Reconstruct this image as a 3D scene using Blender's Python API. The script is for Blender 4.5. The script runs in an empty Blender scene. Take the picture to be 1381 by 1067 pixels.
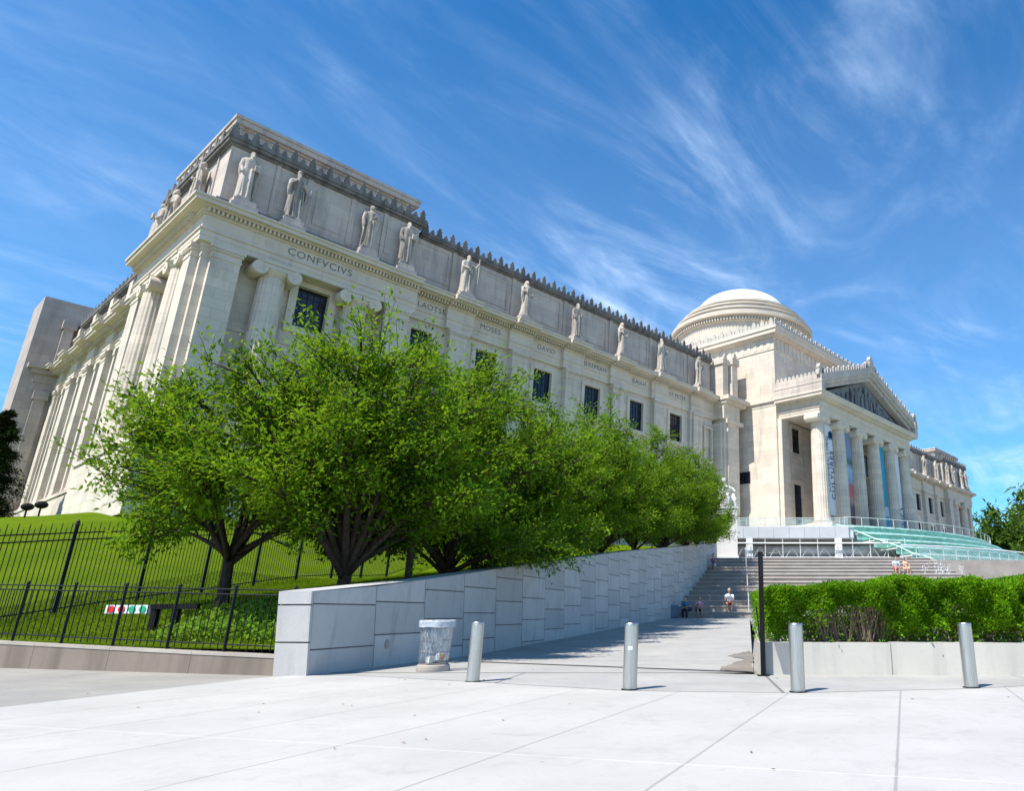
import bpy, bmesh, math, random
import numpy as np
from mathutils import Vector, Matrix
random.seed(7)
R = math.radians
SC = bpy.context.scene
COL = SC.collection

# ------------------------------------------------------------------ camera
YAW, PITCH = 0.669, 0.3144
cd = bpy.data.cameras.new('camera'); cam = bpy.data.objects.new('camera', cd); COL.objects.link(cam)
cam.location = (0, 0, 1.0)
cam.rotation_euler = (math.pi/2 + PITCH, 0, YAW - math.pi/2)
cd.sensor_width = 36; cd.lens = 943.3/1381*36
cd.shift_x = -254.1/1381; cd.shift_y = -12.4/1381
cd.clip_start = 0.05; cd.clip_end = 3000
SC.camera = cam
SC.render.resolution_x = 1024; SC.render.resolution_y = 792
FH = Vector((math.cos(YAW), math.sin(YAW), 0)); RT = Vector((math.sin(YAW), -math.cos(YAW), 0))
def UD(u, D, z=0.0): return FH*D + RT*u + Vector((0, 0, z))     # street frame: u across the ramp, D along it

# ------------------------------------------------------------------ light
SUN_AZ, SUN_EL = R(178), R(55)        # direction towards the sun
world = bpy.data.worlds.new('World'); SC.world = world; world.use_nodes = True
wn, wl = world.node_tree.nodes, world.node_tree.links
for n in list(wn): wn.remove(n)
out = wn.new('ShaderNodeOutputWorld'); bg = wn.new('ShaderNodeBackground'); bg.inputs[1].default_value = 0.085
sky = wn.new('ShaderNodeTexSky'); sky.sky_type = 'NISHITA'; sky.sun_disc = False
sky.sun_elevation = SUN_EL; sky.sun_rotation = math.pi/2 - SUN_AZ
sky.air_density = 1.0; sky.dust_density = 0.25; sky.ozone_density = 2.4
hsv = wn.new('ShaderNodeHueSaturation'); hsv.inputs['Saturation'].default_value = 2.2; hsv.inputs['Value'].default_value = 1.40
wl.new(sky.outputs[0], hsv.inputs['Color'])
tc = wn.new('ShaderNodeTexCoord')
sep = wn.new('ShaderNodeSeparateXYZ'); wl.new(tc.outputs['Generated'], sep.inputs[0])
def wmath(op, a, b=None):
    m = wn.new('ShaderNodeMath'); m.operation = op
    for i, v in enumerate((a, b)):
        if v is None: continue
        if isinstance(v, (int, float)): m.inputs[i].default_value = v
        else: wl.new(v, m.inputs[i])
    return m.outputs[0]
zz = wmath('ADD', wmath('MAXIMUM', sep.outputs[2], 0.0), 0.16)
cx = wmath('DIVIDE', sep.outputs[0], zz); cy = wmath('DIVIDE', sep.outputs[1], zz)
comb = wn.new('ShaderNodeCombineXYZ'); wl.new(cx, comb.inputs[0]); wl.new(cy, comb.inputs[1])
def cirrus(rot, sx, sy, scale, lo, hi, dist, seed):
    mp = wn.new('ShaderNodeMapping'); mp.inputs['Rotation'].default_value = (0, 0, R(rot)); mp.inputs['Scale'].default_value = (sx, sy, 1)
    mp.inputs['Location'].default_value = (seed, seed*.37, 0)
    wl.new(comb.outputs[0], mp.inputs[0])
    nz = wn.new('ShaderNodeTexNoise'); nz.inputs['Scale'].default_value = scale; nz.inputs['Detail'].default_value = 9
    nz.inputs['Roughness'].default_value = .6; nz.inputs['Distortion'].default_value = dist
    wl.new(mp.outputs[0], nz.inputs['Vector'])
    mr = wn.new('ShaderNodeMapRange'); mr.interpolation_type = 'SMOOTHSTEP'
    mr.inputs[1].default_value = lo; mr.inputs[2].default_value = hi
    wl.new(nz.outputs[0], mr.inputs[0]); return mr.outputs[0]
c1 = cirrus(60, .7, 1.3, 1.7, .43, .90, 2.2, 3.1)
c2 = cirrus(-20, .6, 1.4, 1.6, .44, .90, 2.6, 8.7)
c3 = cirrus(20, 1, 1, .8, .36, .66, .6, 5.3)
c4 = cirrus(35, .7, 1.3, 4.5, .35, .85, 1.2, 1.9)
cl = wmath('MULTIPLY', wmath('MULTIPLY', wmath('ADD', wmath('MULTIPLY', c1, .9), wmath('MULTIPLY', c2, .8)), wmath('ADD', wmath('MULTIPLY', c3, .8), .25)), wmath('ADD', wmath('MULTIPLY', c4, .6), .65))
hz = wn.new('ShaderNodeMapRange'); hz.inputs[1].default_value = 0.0; hz.inputs[2].default_value = .75; hz.inputs[3].default_value = .30; hz.inputs[4].default_value = .02
wl.new(sep.outputs[2], hz.inputs[0])
clf = wmath('MINIMUM', wmath('ADD', wmath('MULTIPLY', cl, .66), hz.outputs[0]), .8)
mx = wn.new('ShaderNodeMixRGB'); mx.inputs[2].default_value = (6.8, 8.6, 11.2, 1)
wl.new(clf, mx.inputs[0]); wl.new(hsv.outputs[0], mx.inputs[1])
wl.new(mx.outputs[0], bg.inputs[0]); wl.new(bg.outputs[0], out.inputs[0])
sd = bpy.data.lights.new('sun', 'SUN'); so = bpy.data.objects.new('sun', sd); COL.objects.link(so)
sd.energy = 5.0; sd.angle = R(.53); sd.color = (1, .94, .85)
sdir = Vector((math.cos(SUN_EL)*math.cos(SUN_AZ), math.cos(SUN_EL)*math.sin(SUN_AZ), math.sin(SUN_EL)))
so.rotation_euler = sdir.to_track_quat('Z', 'Y').to_euler(); so.location = (0, 0, 60)
SC.view_settings.view_transform = 'Standard'; SC.view_settings.look = 'None'
SC.view_settings.exposure = 0.70; SC.view_settings.gamma = 1.0
SC.render.engine = 'CYCLES'
SC.cycles.max_bounces = 8; SC.cycles.transparent_max_bounces = 16

# ------------------------------------------------------------------ materials
class NT:
    def __init__(s, name, rough=.6, metal=0.0, spec=.4):
        s.m = bpy.data.materials.new(name); s.m.use_nodes = True
        s.n = s.m.node_tree.nodes; s.l = s.m.node_tree.links
        s.b = s.n['Principled BSDF']; s.b.inputs['Roughness'].default_value = rough; s.b.inputs['Metallic'].default_value = metal
        s.b.inputs['Specular IOR Level'].default_value = spec
    def N(s, t, **kw):
        n = s.n.new(t)
        for k, v in kw.items(): setattr(n, k, v)
        return n
    def put(s, sock, v):
        if hasattr(v, 'links'): s.l.new(v, sock)
        else: sock.default_value = v
    def pos(s, scale=(1, 1, 1)):
        g = s.N('ShaderNodeNewGeometry'); mp = s.N('ShaderNodeMapping'); mp.inputs['Scale'].default_value = scale
        s.l.new(g.outputs['Position'], mp.inputs[0]); return mp.outputs[0]
    def noise(s, vec, scale, detail=5, rough=.55, dist=0):
        n = s.N('ShaderNodeTexNoise'); n.inputs['Scale'].default_value = scale; n.inputs['Detail'].default_value = detail
        n.inputs['Roughness'].default_value = rough; n.inputs['Distortion'].default_value = dist
        s.put(n.inputs['Vector'], vec); return n.outputs[0]
    def rng(s, v, a, b, c=0., d=1.):
        n = s.N('ShaderNodeMapRange'); s.put(n.inputs[0], v)
        for i, x in zip((1, 2, 3, 4), (a, b, c, d)): n.inputs[i].default_value = x
        return n.outputs[0]
    def math(s, op, a, b=0.):
        n = s.N('ShaderNodeMath', operation=op); s.put(n.inputs[0], a); s.put(n.inputs[1], b); return n.outputs[0]
    def mix(s, f, a, b, mode='MIX'):
        n = s.N('ShaderNodeMixRGB', blend_type=mode); s.put(n.inputs[0], f)
        for i, v in ((1, a), (2, b)):
            if isinstance(v, tuple): v = (*v[:3], 1)
            s.put(n.inputs[i], v)
        return n.outputs[0]
    def color(s, v):
        if isinstance(v, tuple): v = (*v[:3], 1)
        s.put(s.b.inputs['Base Color'], v); return s
    def bump(s, h, strength=.3, dist=.02):
        n = s.N('ShaderNodeBump'); n.inputs['Strength'].default_value = strength; n.inputs['Distance'].default_value = dist
        s.put(n.inputs['Height'], h); s.l.new(n.outputs[0], s.b.inputs['Normal']); return s

def mat_plain(name, c, rough=.55, metal=0., var=.15, scale=6, spec=.4):
    t = NT(name, rough, metal, spec); nz = t.noise(t.pos(), scale, 4)
    t.color(t.mix(t.rng(nz, .3, .7), tuple(x*(1-var) for x in c), tuple(min(1, x*(1+var)) for x in c))); return t.m

def mat_stone(name, base, stain_or_shadow, joints=True, bw=1.5, bh=.72, stain_lo=.56, stain_hi=.75, rough=.8, streak=.5):
    t = NT(name, rough, 0, .25)
    g = t.N('ShaderNodeNewGeometry'); sp = t.N('ShaderNodeSeparateXYZ'); t.l.new(g.outputs['Position'], sp.inputs[0])
    P = g.outputs['Position']
    u = t.math('ADD', sp.outputs[0], sp.outputs[1])
    cb = t.N('ShaderNodeCombineXYZ'); t.l.new(u, cb.inputs[0]); t.l.new(sp.outputs[2], cb.inputs[1])
    n1 = t.noise(P, .55, 6); n2 = t.noise(P, 9, 5, .65)
    col = t.mix(t.rng(n1, .3, .7), tuple(c*.90 for c in base), tuple(min(1, c*1.08) for c in base))
    col = t.mix(t.rng(n2, .25, .75, 0, .25), col, tuple(c*.78 for c in base))
    h = n2
    if joints:
        br = t.N('ShaderNodeTexBrick'); br.inputs['Scale'].default_value = 1; br.inputs['Brick Width'].default_value = bw; br.inputs['Row Height'].default_value = bh
        br.inputs['Mortar Size'].default_value = .012; br.inputs['Mortar Smooth'].default_value = .3; br.inputs['Bias'].default_value = 0
        br.inputs['Color1'].default_value = (.86, .86, .87, 1); br.inputs['Color2'].default_value = (1.08, 1.06, 1.03, 1); br.inputs['Mortar'].default_value = (.62, .6, .58, 1)
        t.l.new(cb.outputs[0], br.inputs['Vector'])
        col = t.mix(.85, col, br.outputs['Color'], 'MULTIPLY')
    # rain streaks, vertical
    mp = t.N('ShaderNodeMapping'); mp.inputs['Scale'].default_value = (1.3, 1.3, .16); t.l.new(P, mp.inputs[0])
    ns = t.noise(mp.outputs[0], 1.1, 6, .62)
    col = t.mix(t.rng(ns, stain_lo, stain_hi, 0, streak), col, stain_or_shadow)
    t.color(col); t.bump(n2, .25, .015); return t.m

LIME = (.60, .535, .45)
M = {}
M['lime'] = mat_stone('limestone', LIME, (.29, .26, .22), stain_lo=.54, stain_hi=.72, streak=.5)
M['lime_trim'] = mat_stone('limestone_trim', (.60, .53, .44), (.31, .27, .22), joints=False, streak=.5)
M['attic'] = mat_stone('weathered_limestone', (.50, .445, .39), (.17, .155, .14), bw=1.9, bh=.9, stain_lo=.50, stain_hi=.74, streak=.55)
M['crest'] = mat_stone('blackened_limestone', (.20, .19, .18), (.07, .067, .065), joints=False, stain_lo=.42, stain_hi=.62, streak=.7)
M['crest_pale'] = mat_stone('pale_cresting_stone', (.44, .41, .365), (.2, .19, .17), joints=False)
M['statue'] = mat_stone('statue_stone', (.47, .42, .36), (.10, .095, .09), joints=False, stain_lo=.46, stain_hi=.62, streak=.8)
M['tower'] = mat_stone('tower_stone', (.40, .355, .325), (.20, .17, .155), bw=2.2, bh=.8, stain_lo=.5, streak=.5)
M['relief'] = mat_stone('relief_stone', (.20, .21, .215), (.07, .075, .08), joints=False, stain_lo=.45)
M['white_marble'] = mat_stone('white_marble', (.60, .585, .56), (.42, .41, .40), joints=False, stain_lo=.62, streak=.3)
M['lead'] = mat_plain('white_dome_roof', (.70, .68, .63), .6, 0, .06, 2)
M['dome_ring'] = mat_stone('dome_stone', (.50, .455, .385), (.3, .28, .25), joints=False)
M['letter'] = mat_plain('incised_letter', (.17, .165, .16), .9)
M['back_wall'] = mat_plain('gallery_back_wall', (.36, .33, .29), .7, 0, .3, .4)
M['dark'] = mat_plain('dark_void', (.012, .012, .014), .9)
M['bronze'] = mat_plain('window_frame_paint', (.016, .02, .022), .5)
t = NT('window_glass', .12, 0, .5); t.color(t.mix(t.rng(t.noise(t.pos(), .9, 3), .4, .62), (.006, .010, .018), (.016, .024, .038))); M['glass'] = t.m
t = NT('stainless_steel', .3, 1.0, .5)
nz = t.noise(t.pos((40, 40, 1.2)), 3, 4); t.color(t.mix(t.rng(nz, .3, .7), (.46, .45, .43), (.62, .61, .585)))
t.put(t.b.inputs['Roughness'], t.rng(nz, .3, .7, .24, .42)); M['steel'] = t.m
M['bin_wire'] = mat_plain('dull_grey_wire', (.20, .21, .22), .5, .4)
M['iron'] = mat_plain('black_iron_paint', (.006, .008, .012), .5, 0, .2, 30, .25)
M['black'] = mat_plain('black_paint', (.007, .007, .008), .7, 0, .2, 20, .15)
M['white_paint'] = mat_plain('white_paint', (.60, .61, .61), .45, 0, .04, 3)
M['grey_metal'] = mat_plain('pale_grey_metal', (.55, .57, .58), .45, .2, .06, 3)
t = NT('fascia_panel', .35, 0, .4)
u = t.noise(t.pos(), .6, 4); t.color(t.mix(t.rng(u, .3, .7), (.40, .425, .44), (.48, .50, .51))); M['fascia'] = t.m
def mat_glass(name, c, alpha, rough=.08):
    t = NT(name, rough, 0, .6); nz = t.noise(t.pos((1, 1, 3)), 1.4, 4)
    t.color(t.mix(t.rng(nz, .35, .65), tuple(x*.8 for x in c), tuple(min(1, x*1.15) for x in c)))
    t.put(t.b.inputs['Alpha'], t.rng(nz, .3, .7, alpha-.1, alpha+.1)); return t.m
M['green_glass'] = mat_glass('green_glass_tread', (.30, .60, .47), .72, .12)
M['green_edge'] = mat_glass('green_glass_edge', (.60, .80, .72), .92, .25)
M['rail_glass'] = mat_glass('clear_rail_glass', (.45, .58, .56), .22)
# ground
def mat_paving():
    t = NT('pale_concrete_paving', .7, 0, .3)
    g = t.N('ShaderNodeNewGeometry'); sp = t.N('ShaderNodeSeparateXYZ'); t.l.new(g.outputs['Position'], sp.inputs[0]); P = g.outputs['Position']
    a = R(22.8); x, y = sp.outputs[0], sp.outputs[1]
    d1 = t.math('ADD', t.math('MULTIPLY', x, -math.sin(a)), t.math('MULTIPLY', y, math.cos(a)))
    d2 = t.math('ADD', t.math('MULTIPLY', x, math.cos(a)), t.math('MULTIPLY', y, math.sin(a)))
    def joint(d, off, per, w):
        m = t.math('PINGPONG', t.math('SUBTRACT', d, off - 40*per), per/2)
        return t.rng(m, w*.55, w, 1, 0)
    wob = t.math('MULTIPLY', t.math('SUBTRACT', t.noise(P, 6, 3), .5), .012)
    j1 = joint(t.math('ADD', d1, wob), 1.56, 1.42, .014); j2 = joint(t.math('ADD', d2, wob), 5.2, 4.3, .012)
    n1 = t.noise(P, .7, 6); n2 = t.noise(P, 22, 5, .7); n3 = t.noise(P, 2.6, 6, .7, 1.2)
    cbs = t.N('ShaderNodeCombineXYZ'); t.l.new(t.math('FLOOR', t.math('DIVIDE', t.math('SUBTRACT', d1, 1.56), 1.42)), cbs.inputs[0]); t.l.new(t.math('FLOOR', t.math('DIVIDE', t.math('SUBTRACT', d2, 5.2), 4.3)), cbs.inputs[1])
    slab = t.N('ShaderNodeTexWhiteNoise'); t.l.new(cbs.outputs[0], slab.inputs[0])
    col = t.mix(t.rng(n1, .3, .7), (.40, .385, .355), (.475, .458, .425))
    col = t.mix(t.rng(n3, .52, .72, 0, .35), col, (.28, .27, .26))
    col = t.mix(t.rng(n2, .3, .75, 0, .3), col, (.33, .33, .335))
    col = t.mix(t.rng(slab.outputs[0], 0, 1, 0, .16), col, (.30, .29, .28))
    n5 = t.noise(P, 1.3, 5, .6, 2.0); col = t.mix(t.rng(n5, .60, .64, 0, .16), col, (.27, .26, .25))
    # chewing gum and leaf specks
    v = t.N('ShaderNodeTexVoronoi'); v.inputs['Scale'].default_value = 2.3; t.l.new(P, v.inputs['Vector'])
    wn_ = t.N('ShaderNodeTexWhiteNoise'); t.l.new(v.outputs['Position'], wn_.inputs[0])
    spot = t.math('MULTIPLY', t.rng(v.outputs['Distance'], .025, .04, 1, 0), t.rng(wn_.outputs[0], .35, .36))
    col = t.mix(t.math('MULTIPLY', spot, .55), col, (.17, .16, .15))
    col = t.mix(t.math('MULTIPLY', j1, .6), col, (.20, .195, .19)); col = t.mix(t.math('MULTIPLY', j2, .35), col, (.66, .66, .66))
    t.color(col); t.bump(n2, .25, .006); return t.m
M['paving'] = mat_paving()
def mat_concrete(name, a, b, jd=None, per=3.0):
    t = NT(name, .85, 0, .25); P = t.pos(); n1 = t.noise(P, .8, 6); n2 = t.noise(P, 30, 5, .7); n3 = t.noise(P, 3.5, 6, .75, .8)
    col = t.mix(t.rng(n1, .3, .7), a, b); col = t.mix(t.rng(n3, .5, .75, 0, .4), col, tuple(x*.66 for x in a)); col = t.mix(t.rng(n2, .3, .8, 0, .3), col, tuple(x*.75 for x in a))
    if jd:
        g = t.N('ShaderNodeNewGeometry'); sp = t.N('ShaderNodeSeparateXYZ'); t.l.new(g.outputs['Position'], sp.inputs[0])
        d = t.math('ADD', t.math('MULTIPLY', sp.outputs[0], jd[0]), t.math('MULTIPLY', sp.outputs[1], jd[1]))
        m = t.math('PINGPONG', t.math('ADD', d, 50*per + jd[2]), per/2); j = t.rng(m, .012, .03, .75, 0)
        col = t.mix(j, col, (.08, .08, .08))
    t.color(col); t.bump(n2, .3, .008); return t.m
M['sidewalk'] = mat_concrete('sidewalk_concrete', (.25, .24, .22), (.33, .315, .285))
M['band'] = mat_concrete('bollard_band_concrete', (.31, .305, .29), (.40, .39, .37), (RT.x, RT.y, -1.1), 4.2)
M['ramp'] = mat_concrete('ramp_concrete', (.31, .305, .29), (.40, .385, .36), (FH.x, FH.y, -.9), 5.2)
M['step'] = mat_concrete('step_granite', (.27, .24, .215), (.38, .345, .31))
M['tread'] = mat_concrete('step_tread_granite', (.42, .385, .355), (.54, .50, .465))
M['kerb'] = mat_concrete('granite_coping', (.30, .27, .235), (.42, .385, .34))
M['kerb_face'] = mat_stone('brown_granite_face', (.215, .18, .15), (.10, .085, .07), joints=False, stain_lo=.46, stain_hi=.68, streak=.7)
M['planter'] = mat_stone('board_marked_concrete', (.47, .455, .41), (.24, .235, .215), joints=False, stain_lo=.50, stain_hi=.72, streak=.55)
t = NT('pale_granite_block', .75, 0, .25); P = t.pos(); gi = t.N('ShaderNodeNewGeometry'); n1 = t.noise(P, 1.4, 6, .6); n2 = t.noise(P, 70, 3, .7); n3 = t.noise(t.pos((2.2, 2.2, .35)), 1.6, 6, .65)
col = t.mix(gi.outputs['Random Per Island'], (.41, .405, .395), (.52, .51, .495)); col = t.mix(t.rng(n1, .42, .72, 0, .5), col, (.33, .335, .345)); col = t.mix(t.rng(n2, .42, .62, 0, .35), col, (.30, .30, .30)); col = t.mix(t.rng(n3, .52, .70, 0, .5), col, (.24, .245, .255))
spz = t.N('ShaderNodeSeparateXYZ'); t.l.new(P, spz.inputs[0]); t.color(col); t.bump(n2, .35, .006); M['wall_block'] = t.m
M['joint'] = mat_plain('wall_joint', (.15, .145, .145), .9)
M['stain_or_shadow'] = mat_concrete('damp_patch', (.16, .14, .12), (.27, .245, .215))
M['drain'] = mat_plain('drain_slot', (.02, .02, .022), .6)
t = NT('lawn_soil_grass', .95, 0, .02); P = t.pos(); n1 = t.noise(P, .35, 5); n2 = t.noise(P, 14, 5, .75)
col = t.mix(t.rng(n1, .3, .7), (.095, .17, .003), (.15, .235, .006)); n4 = t.noise(P, 2.2, 6, .7, .8); col = t.mix(t.rng(n4, .42, .68, 0, .45), col, (.17, .21, .012)); col = t.mix(t.rng(n2, .35, .75, 0, .75), col, (.03, .065, .004)); t.color(col); t.bump(n2, 1.0, .10); M['lawn'] = t.m
M['soil'] = mat_plain('brown_soil', (.06, .04, .025), .95, 0, .4, 5)
t = NT('bark', .9, 0, .2); n = t.noise(t.pos((1, 1, .3)), 14, 6, .7); t.color(t.mix(t.rng(n, .3, .7), (.018, .013, .010), (.075, .058, .046))); t.bump(n, .8, .02); M['bark'] = t.m
def mat_leaf(name, dark, light, trans, tr=.35):
    t = NT(name, .6, 0, .06)
    at = t.N('ShaderNodeAttribute', attribute_name='tint')
    col = t.mix(at.outputs['Fac'], dark, light); t.color(col)
    tl = t.N('ShaderNodeBsdfTranslucent'); tc_ = t.mix(at.outputs['Fac'], tuple(x*.7 for x in trans), trans); t.l.new(tc_, tl.inputs[0])
    ms = t.N('ShaderNodeMixShader'); ms.inputs[0].default_value = tr
    t.l.new(t.b.outputs[0], ms.inputs[1]); t.l.new(tl.outputs[0], ms.inputs[2]); t.l.new(ms.outputs[0], t.n['Material Output'].inputs[0]); return t.m
M['leaf'] = mat_leaf('cherry_leaf', (.020, .085, .004), (.165, .30, .014), (.30, .48, .015), .36)
M['hedge'] = mat_leaf('hedge_leaf', (.05, .16, .004), (.20, .40, .014), (.32, .58, .02), .38)
M['far_leaf'] = mat_leaf('wood_leaf', (.045, .11, .014), (.12, .20, .03), (.18, .30, .04), .3)  # greens lightened to put distance haze into the colour
M['dark_leaf'] = mat_leaf('conifer_leaf', (.006, .016, .005), (.02, .038, .010), (.03, .05, .01), .15)
M['grass'] = mat_leaf('grass_blade', (.07, .145, .003), (.16, .25, .007), (.26, .36, .010), .35)
M['cover'] = mat_leaf('ground_cover_leaf', (.08, .19, .012), (.20, .34, .03), (.3, .5, .04), .35)
M['dry_leaf'] = mat_plain('dry_leaf', (.20, .11, .05), .8)
def mat_flat(name, c, rough=.7, var=.12, sc=25): return mat_plain(name, c, rough, 0, var, sc)
M['skin'] = mat_flat('skin', (.45, .28, .20)); M['hair_dark'] = mat_flat('dark_hair', (.025, .018, .014)); M['hair_grey'] = mat_flat('fair_hair', (.36, .30, .22))
M['cloth_white'] = mat_flat('white_cloth', (.72, .74, .78)); M['cloth_red'] = mat_flat('red_cloth', (.45, .05, .03)); M['cloth_blue'] = mat_flat('blue_cloth', (.05, .20, .36))
M['cloth_navy'] = mat_flat('navy_cloth', (.02, .025, .06)); M['cloth_pink'] = mat_flat('pink_cloth', (.55, .25, .33)); M['cloth_purple'] = mat_flat('purple_cloth', (.22, .10, .24))
M['cloth_pale'] = mat_flat('pale_blue_cloth', (.42, .55, .74)); M['cloth_peach'] = mat_flat('peach_cloth', (.70, .42, .30)); M['shoe'] = mat_flat('shoe', (.03, .03, .03))
M['ban_white'] = mat_flat('banner_white', (.62, .65, .70), .6, .03); M['ban_cyan'] = mat_flat('banner_cyan', (.01, .30, .46), .6, .05); M['ban_ink'] = mat_flat('banner_ink', (.03, .05, .11), .6)
M['ban_pale'] = mat_flat('banner_pale_blue', (.36, .50, .62), .6, .05); M['ban_blue'] = mat_flat('banner_blue_ink', (.05, .17, .40), .6)
t = NT('banner_picture', .6, 0, .2)
g = t.N('ShaderNodeNewGeometry'); sp = t.N('ShaderNodeSeparateXYZ'); t.l.new(g.outputs['Position'], sp.inputs[0]); n = t.noise(g.outputs['Position'], .9, 4)
rp = t.N('ShaderNodeValToRGB'); t.l.new(t.rng(t.math('ADD', sp.outputs[2], t.math('MULTIPLY', n, 1.6)), 12.2, 24.6), rp.inputs[0])
e = rp.color_ramp.elements
e[0].position = 0; e[0].color = (.14, .09, .10, 1); e[1].position = 1; e[1].color = (.16, .24, .36, 1)
for p_, c_ in ((.22, (.13, .09, .12)), (.29, (.42, .26, .22)), (.33, (.55, .16, .15)), (.43, (.48, .12, .14)), (.47, (.22, .30, .42)), (.62, (.30, .44, .55)), (.70, (.08, .13, .15)), (.78, (.17, .25, .36))):
    k = e.new(p_); k.color = (*c_, 1)
t.color(rp.outputs[0]); M['ban_pic'] = t.m
M['obj_red'] = mat_flat('red_enamel', (.62, .02, .02), .35); M['obj_green'] = mat_flat('green_enamel', (.02, .36, .17), .35); M['obj_white'] = mat_flat('white_enamel', (.62, .68, .76), .35)
t = NT('clear_plastic_liner', .25, 0, .5); n = t.noise(t.pos((6, 6, 1.5)), 3.5, 5, .6, 1.0)
t.color(t.mix(t.rng(n, .35, .65), (.20, .25, .30), (.44, .48, .52))); t.put(t.b.inputs['Alpha'], t.rng(n, .32, .68, .12, .62)); t.bump(n, .8, .03); M['liner'] = t.m
t = NT('liner_fold', .3, 0, .5); n = t.noise(t.pos(), 14, 4); t.color(t.mix(t.rng(n, .35, .65), (.30, .34, .39), (.46, .50, .54))); t.put(t.b.inputs['Alpha'], .88); M['fold'] = t.m
M['orange'] = mat_flat('orange_litter', (.65, .30, .05)); M['litter'] = mat_flat('white_litter', (.7, .7, .68)); M['litter_red'] = mat_flat('dark_litter', (.10, .05, .06))
M['water'] = mat_flat('water_spray', (.78, .80, .82), .3, .03)

# ------------------------------------------------------------------ mesh helpers
class MB:
    def __init__(s, T=None): s.v = []; s.f = []; s.T = T
    def add(s, vs, fs):
        o = len(s.v); s.v += [tuple(s.T(*p)) if s.T else tuple(p) for p in vs]; s.f += [tuple(i+o for i in f) for f in fs]; return s
    def box(s, x0, x1, y0, y1, z0, z1):
        return s.add([(x0, y0, z0), (x1, y0, z0), (x1, y1, z0), (x0, y1, z0), (x0, y0, z1), (x1, y0, z1), (x1, y1, z1), (x0, y1, z1)],
                     [(3, 2, 1, 0), (4, 5, 6, 7), (0, 1, 5, 4), (1, 2, 6, 5), (2, 3, 7, 6), (3, 0, 4, 7)])
    def prism(s, poly, z0, z1):
        n = len(poly); z0 = z0 if hasattr(z0, '__len__') else [z0]*n; z1 = z1 if hasattr(z1, '__len__') else [z1]*n
        return s.add([(*p, z) for p, z in zip(poly, z0)] + [(*p, z) for p, z in zip(poly, z1)],
                     [tuple(range(n-1, -1, -1)), tuple(range(n, 2*n))] + [(i, (i+1) % n, n+(i+1) % n, n+i) for i in range(n)])
    def plate(s, poly, y0, y1):          # outline in x,z, thickness along y
        n = len(poly)
        return s.add([(p[0], y0, p[1]) for p in poly] + [(p[0], y1, p[1]) for p in poly],
                     [tuple(range(n)), tuple(range(2*n-1, n-1, -1))] + [(i, n+i, n+(i+1) % n, (i+1) % n) for i in range(n)])
    def tube(s, pts, rad, n=6, cap=True):
        pts = [Vector(p) for p in pts]; rad = rad if hasattr(rad, '__len__') else [rad]*len(pts)
        vs = []; prev = None
        for i, p in enumerate(pts):
            d = (pts[min(i+1, len(pts)-1)] - pts[max(i-1, 0)])
            d = d.normalized() if d.length > 1e-9 else Vector((0, 0, 1))
            a = prev if prev is not None else (Vector((1, 0, 0)) if abs(d.x) < .8 else Vector((0, 1, 0)))
            a = (a - d*a.dot(d)); a = a.normalized() if a.length > 1e-6 else d.orthogonal().normalized(); prev = a; b = d.cross(a)
            vs += [p + (a*math.cos(2*math.pi*k/n) + b*math.sin(2*math.pi*k/n))*rad[i] for k in range(n)]
        m = len(pts); fs = [(i*n+k, i*n+(k+1) % n, (i+1)*n+(k+1) % n, (i+1)*n+k) for i in range(m-1) for k in range(n)]
        if cap: fs += [tuple(range(n-1, -1, -1)), tuple(range((m-1)*n, m*n))]
        return s.add(vs, fs)
    def lathe(s, prof, c=(0, 0, 0), n=32, flute=0, fr=(0, 0), ex=1.0):
        vs = []
        for i, (r, z) in enumerate(prof):
            for k in range(n):
                a = 2*math.pi*k/n; rr = r
                if flute and fr[0] <= i <= fr[1]: rr = r*(1 - .055*(k % 4 in (1, 2)) )
                vs.append((c[0]+rr*math.cos(a)*ex, c[1]+rr*math.sin(a), c[2]+z))
        m = len(prof); fs = [(i*n+k, i*n+(k+1) % n, (i+1)*n+(k+1) % n, (i+1)*n+k) for i in range(m-1) for k in range(n)]
        fs += [tuple(range(n-1, -1, -1)), tuple(range((m-1)*n, m*n))]
        return s.add(vs, fs)
    def ell(s, c, r, n=14, m=9, rot=None):
        vs = []; fs = []
        for i in range(m+1):
            th = math.pi*i/m
            for k in range(n):
                p = Vector((r[0]*math.sin(th)*math.cos(2*math.pi*k/n), r[1]*math.sin(th)*math.sin(2*math.pi*k/n), r[2]*math.cos(th)))
                if rot: p = rot @ p
                vs.append(p + Vector(c))
        fs = [(i*n+k, (i+1)*n+k, (i+1)*n+(k+1) % n, i*n+(k+1) % n) for i in range(m) for k in range(n)]
        return s.add(vs, fs)
    def mesh(s, name, fix=True, smooth=False, merge=False, off=(0, 0, 0)):
        me = bpy.data.meshes.new(name)
        o = off; me.from_pydata([(a-o[0], b-o[1], c-o[2]) for a, b, c in s.v], [], s.f)
        if fix:
            bm = bmesh.new(); bm.from_mesh(me)
            if merge: bmesh.ops.remove_doubles(bm, verts=bm.verts, dist=1e-4)
            bmesh.ops.recalc_face_normals(bm, faces=bm.faces); bm.to_mesh(me); bm.free()
        if smooth:
            me.polygons.foreach_set('use_smooth', [True]*len(me.polygons))
        me.update(); return me
    def build(s, name, mat, parent=None, smooth=False, fix=True, angle=None, merge=False, label=None):
        off = ORG.get(parent.name, (0, 0, 0)) if parent else (0, 0, 0)
        me = s.mesh(name, fix, smooth or bool(angle), merge, off); me.materials.append(M[mat] if isinstance(mat, str) else mat)
        if angle:
            try: me.set_sharp_from_angle(angle=R(angle))
            except Exception: pass
        o = bpy.data.objects.new(name, me); COL.objects.link(o)
        if parent: o.parent = parent; ORG[o.name] = off
        if label: o['label'] = label
        return o
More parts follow.
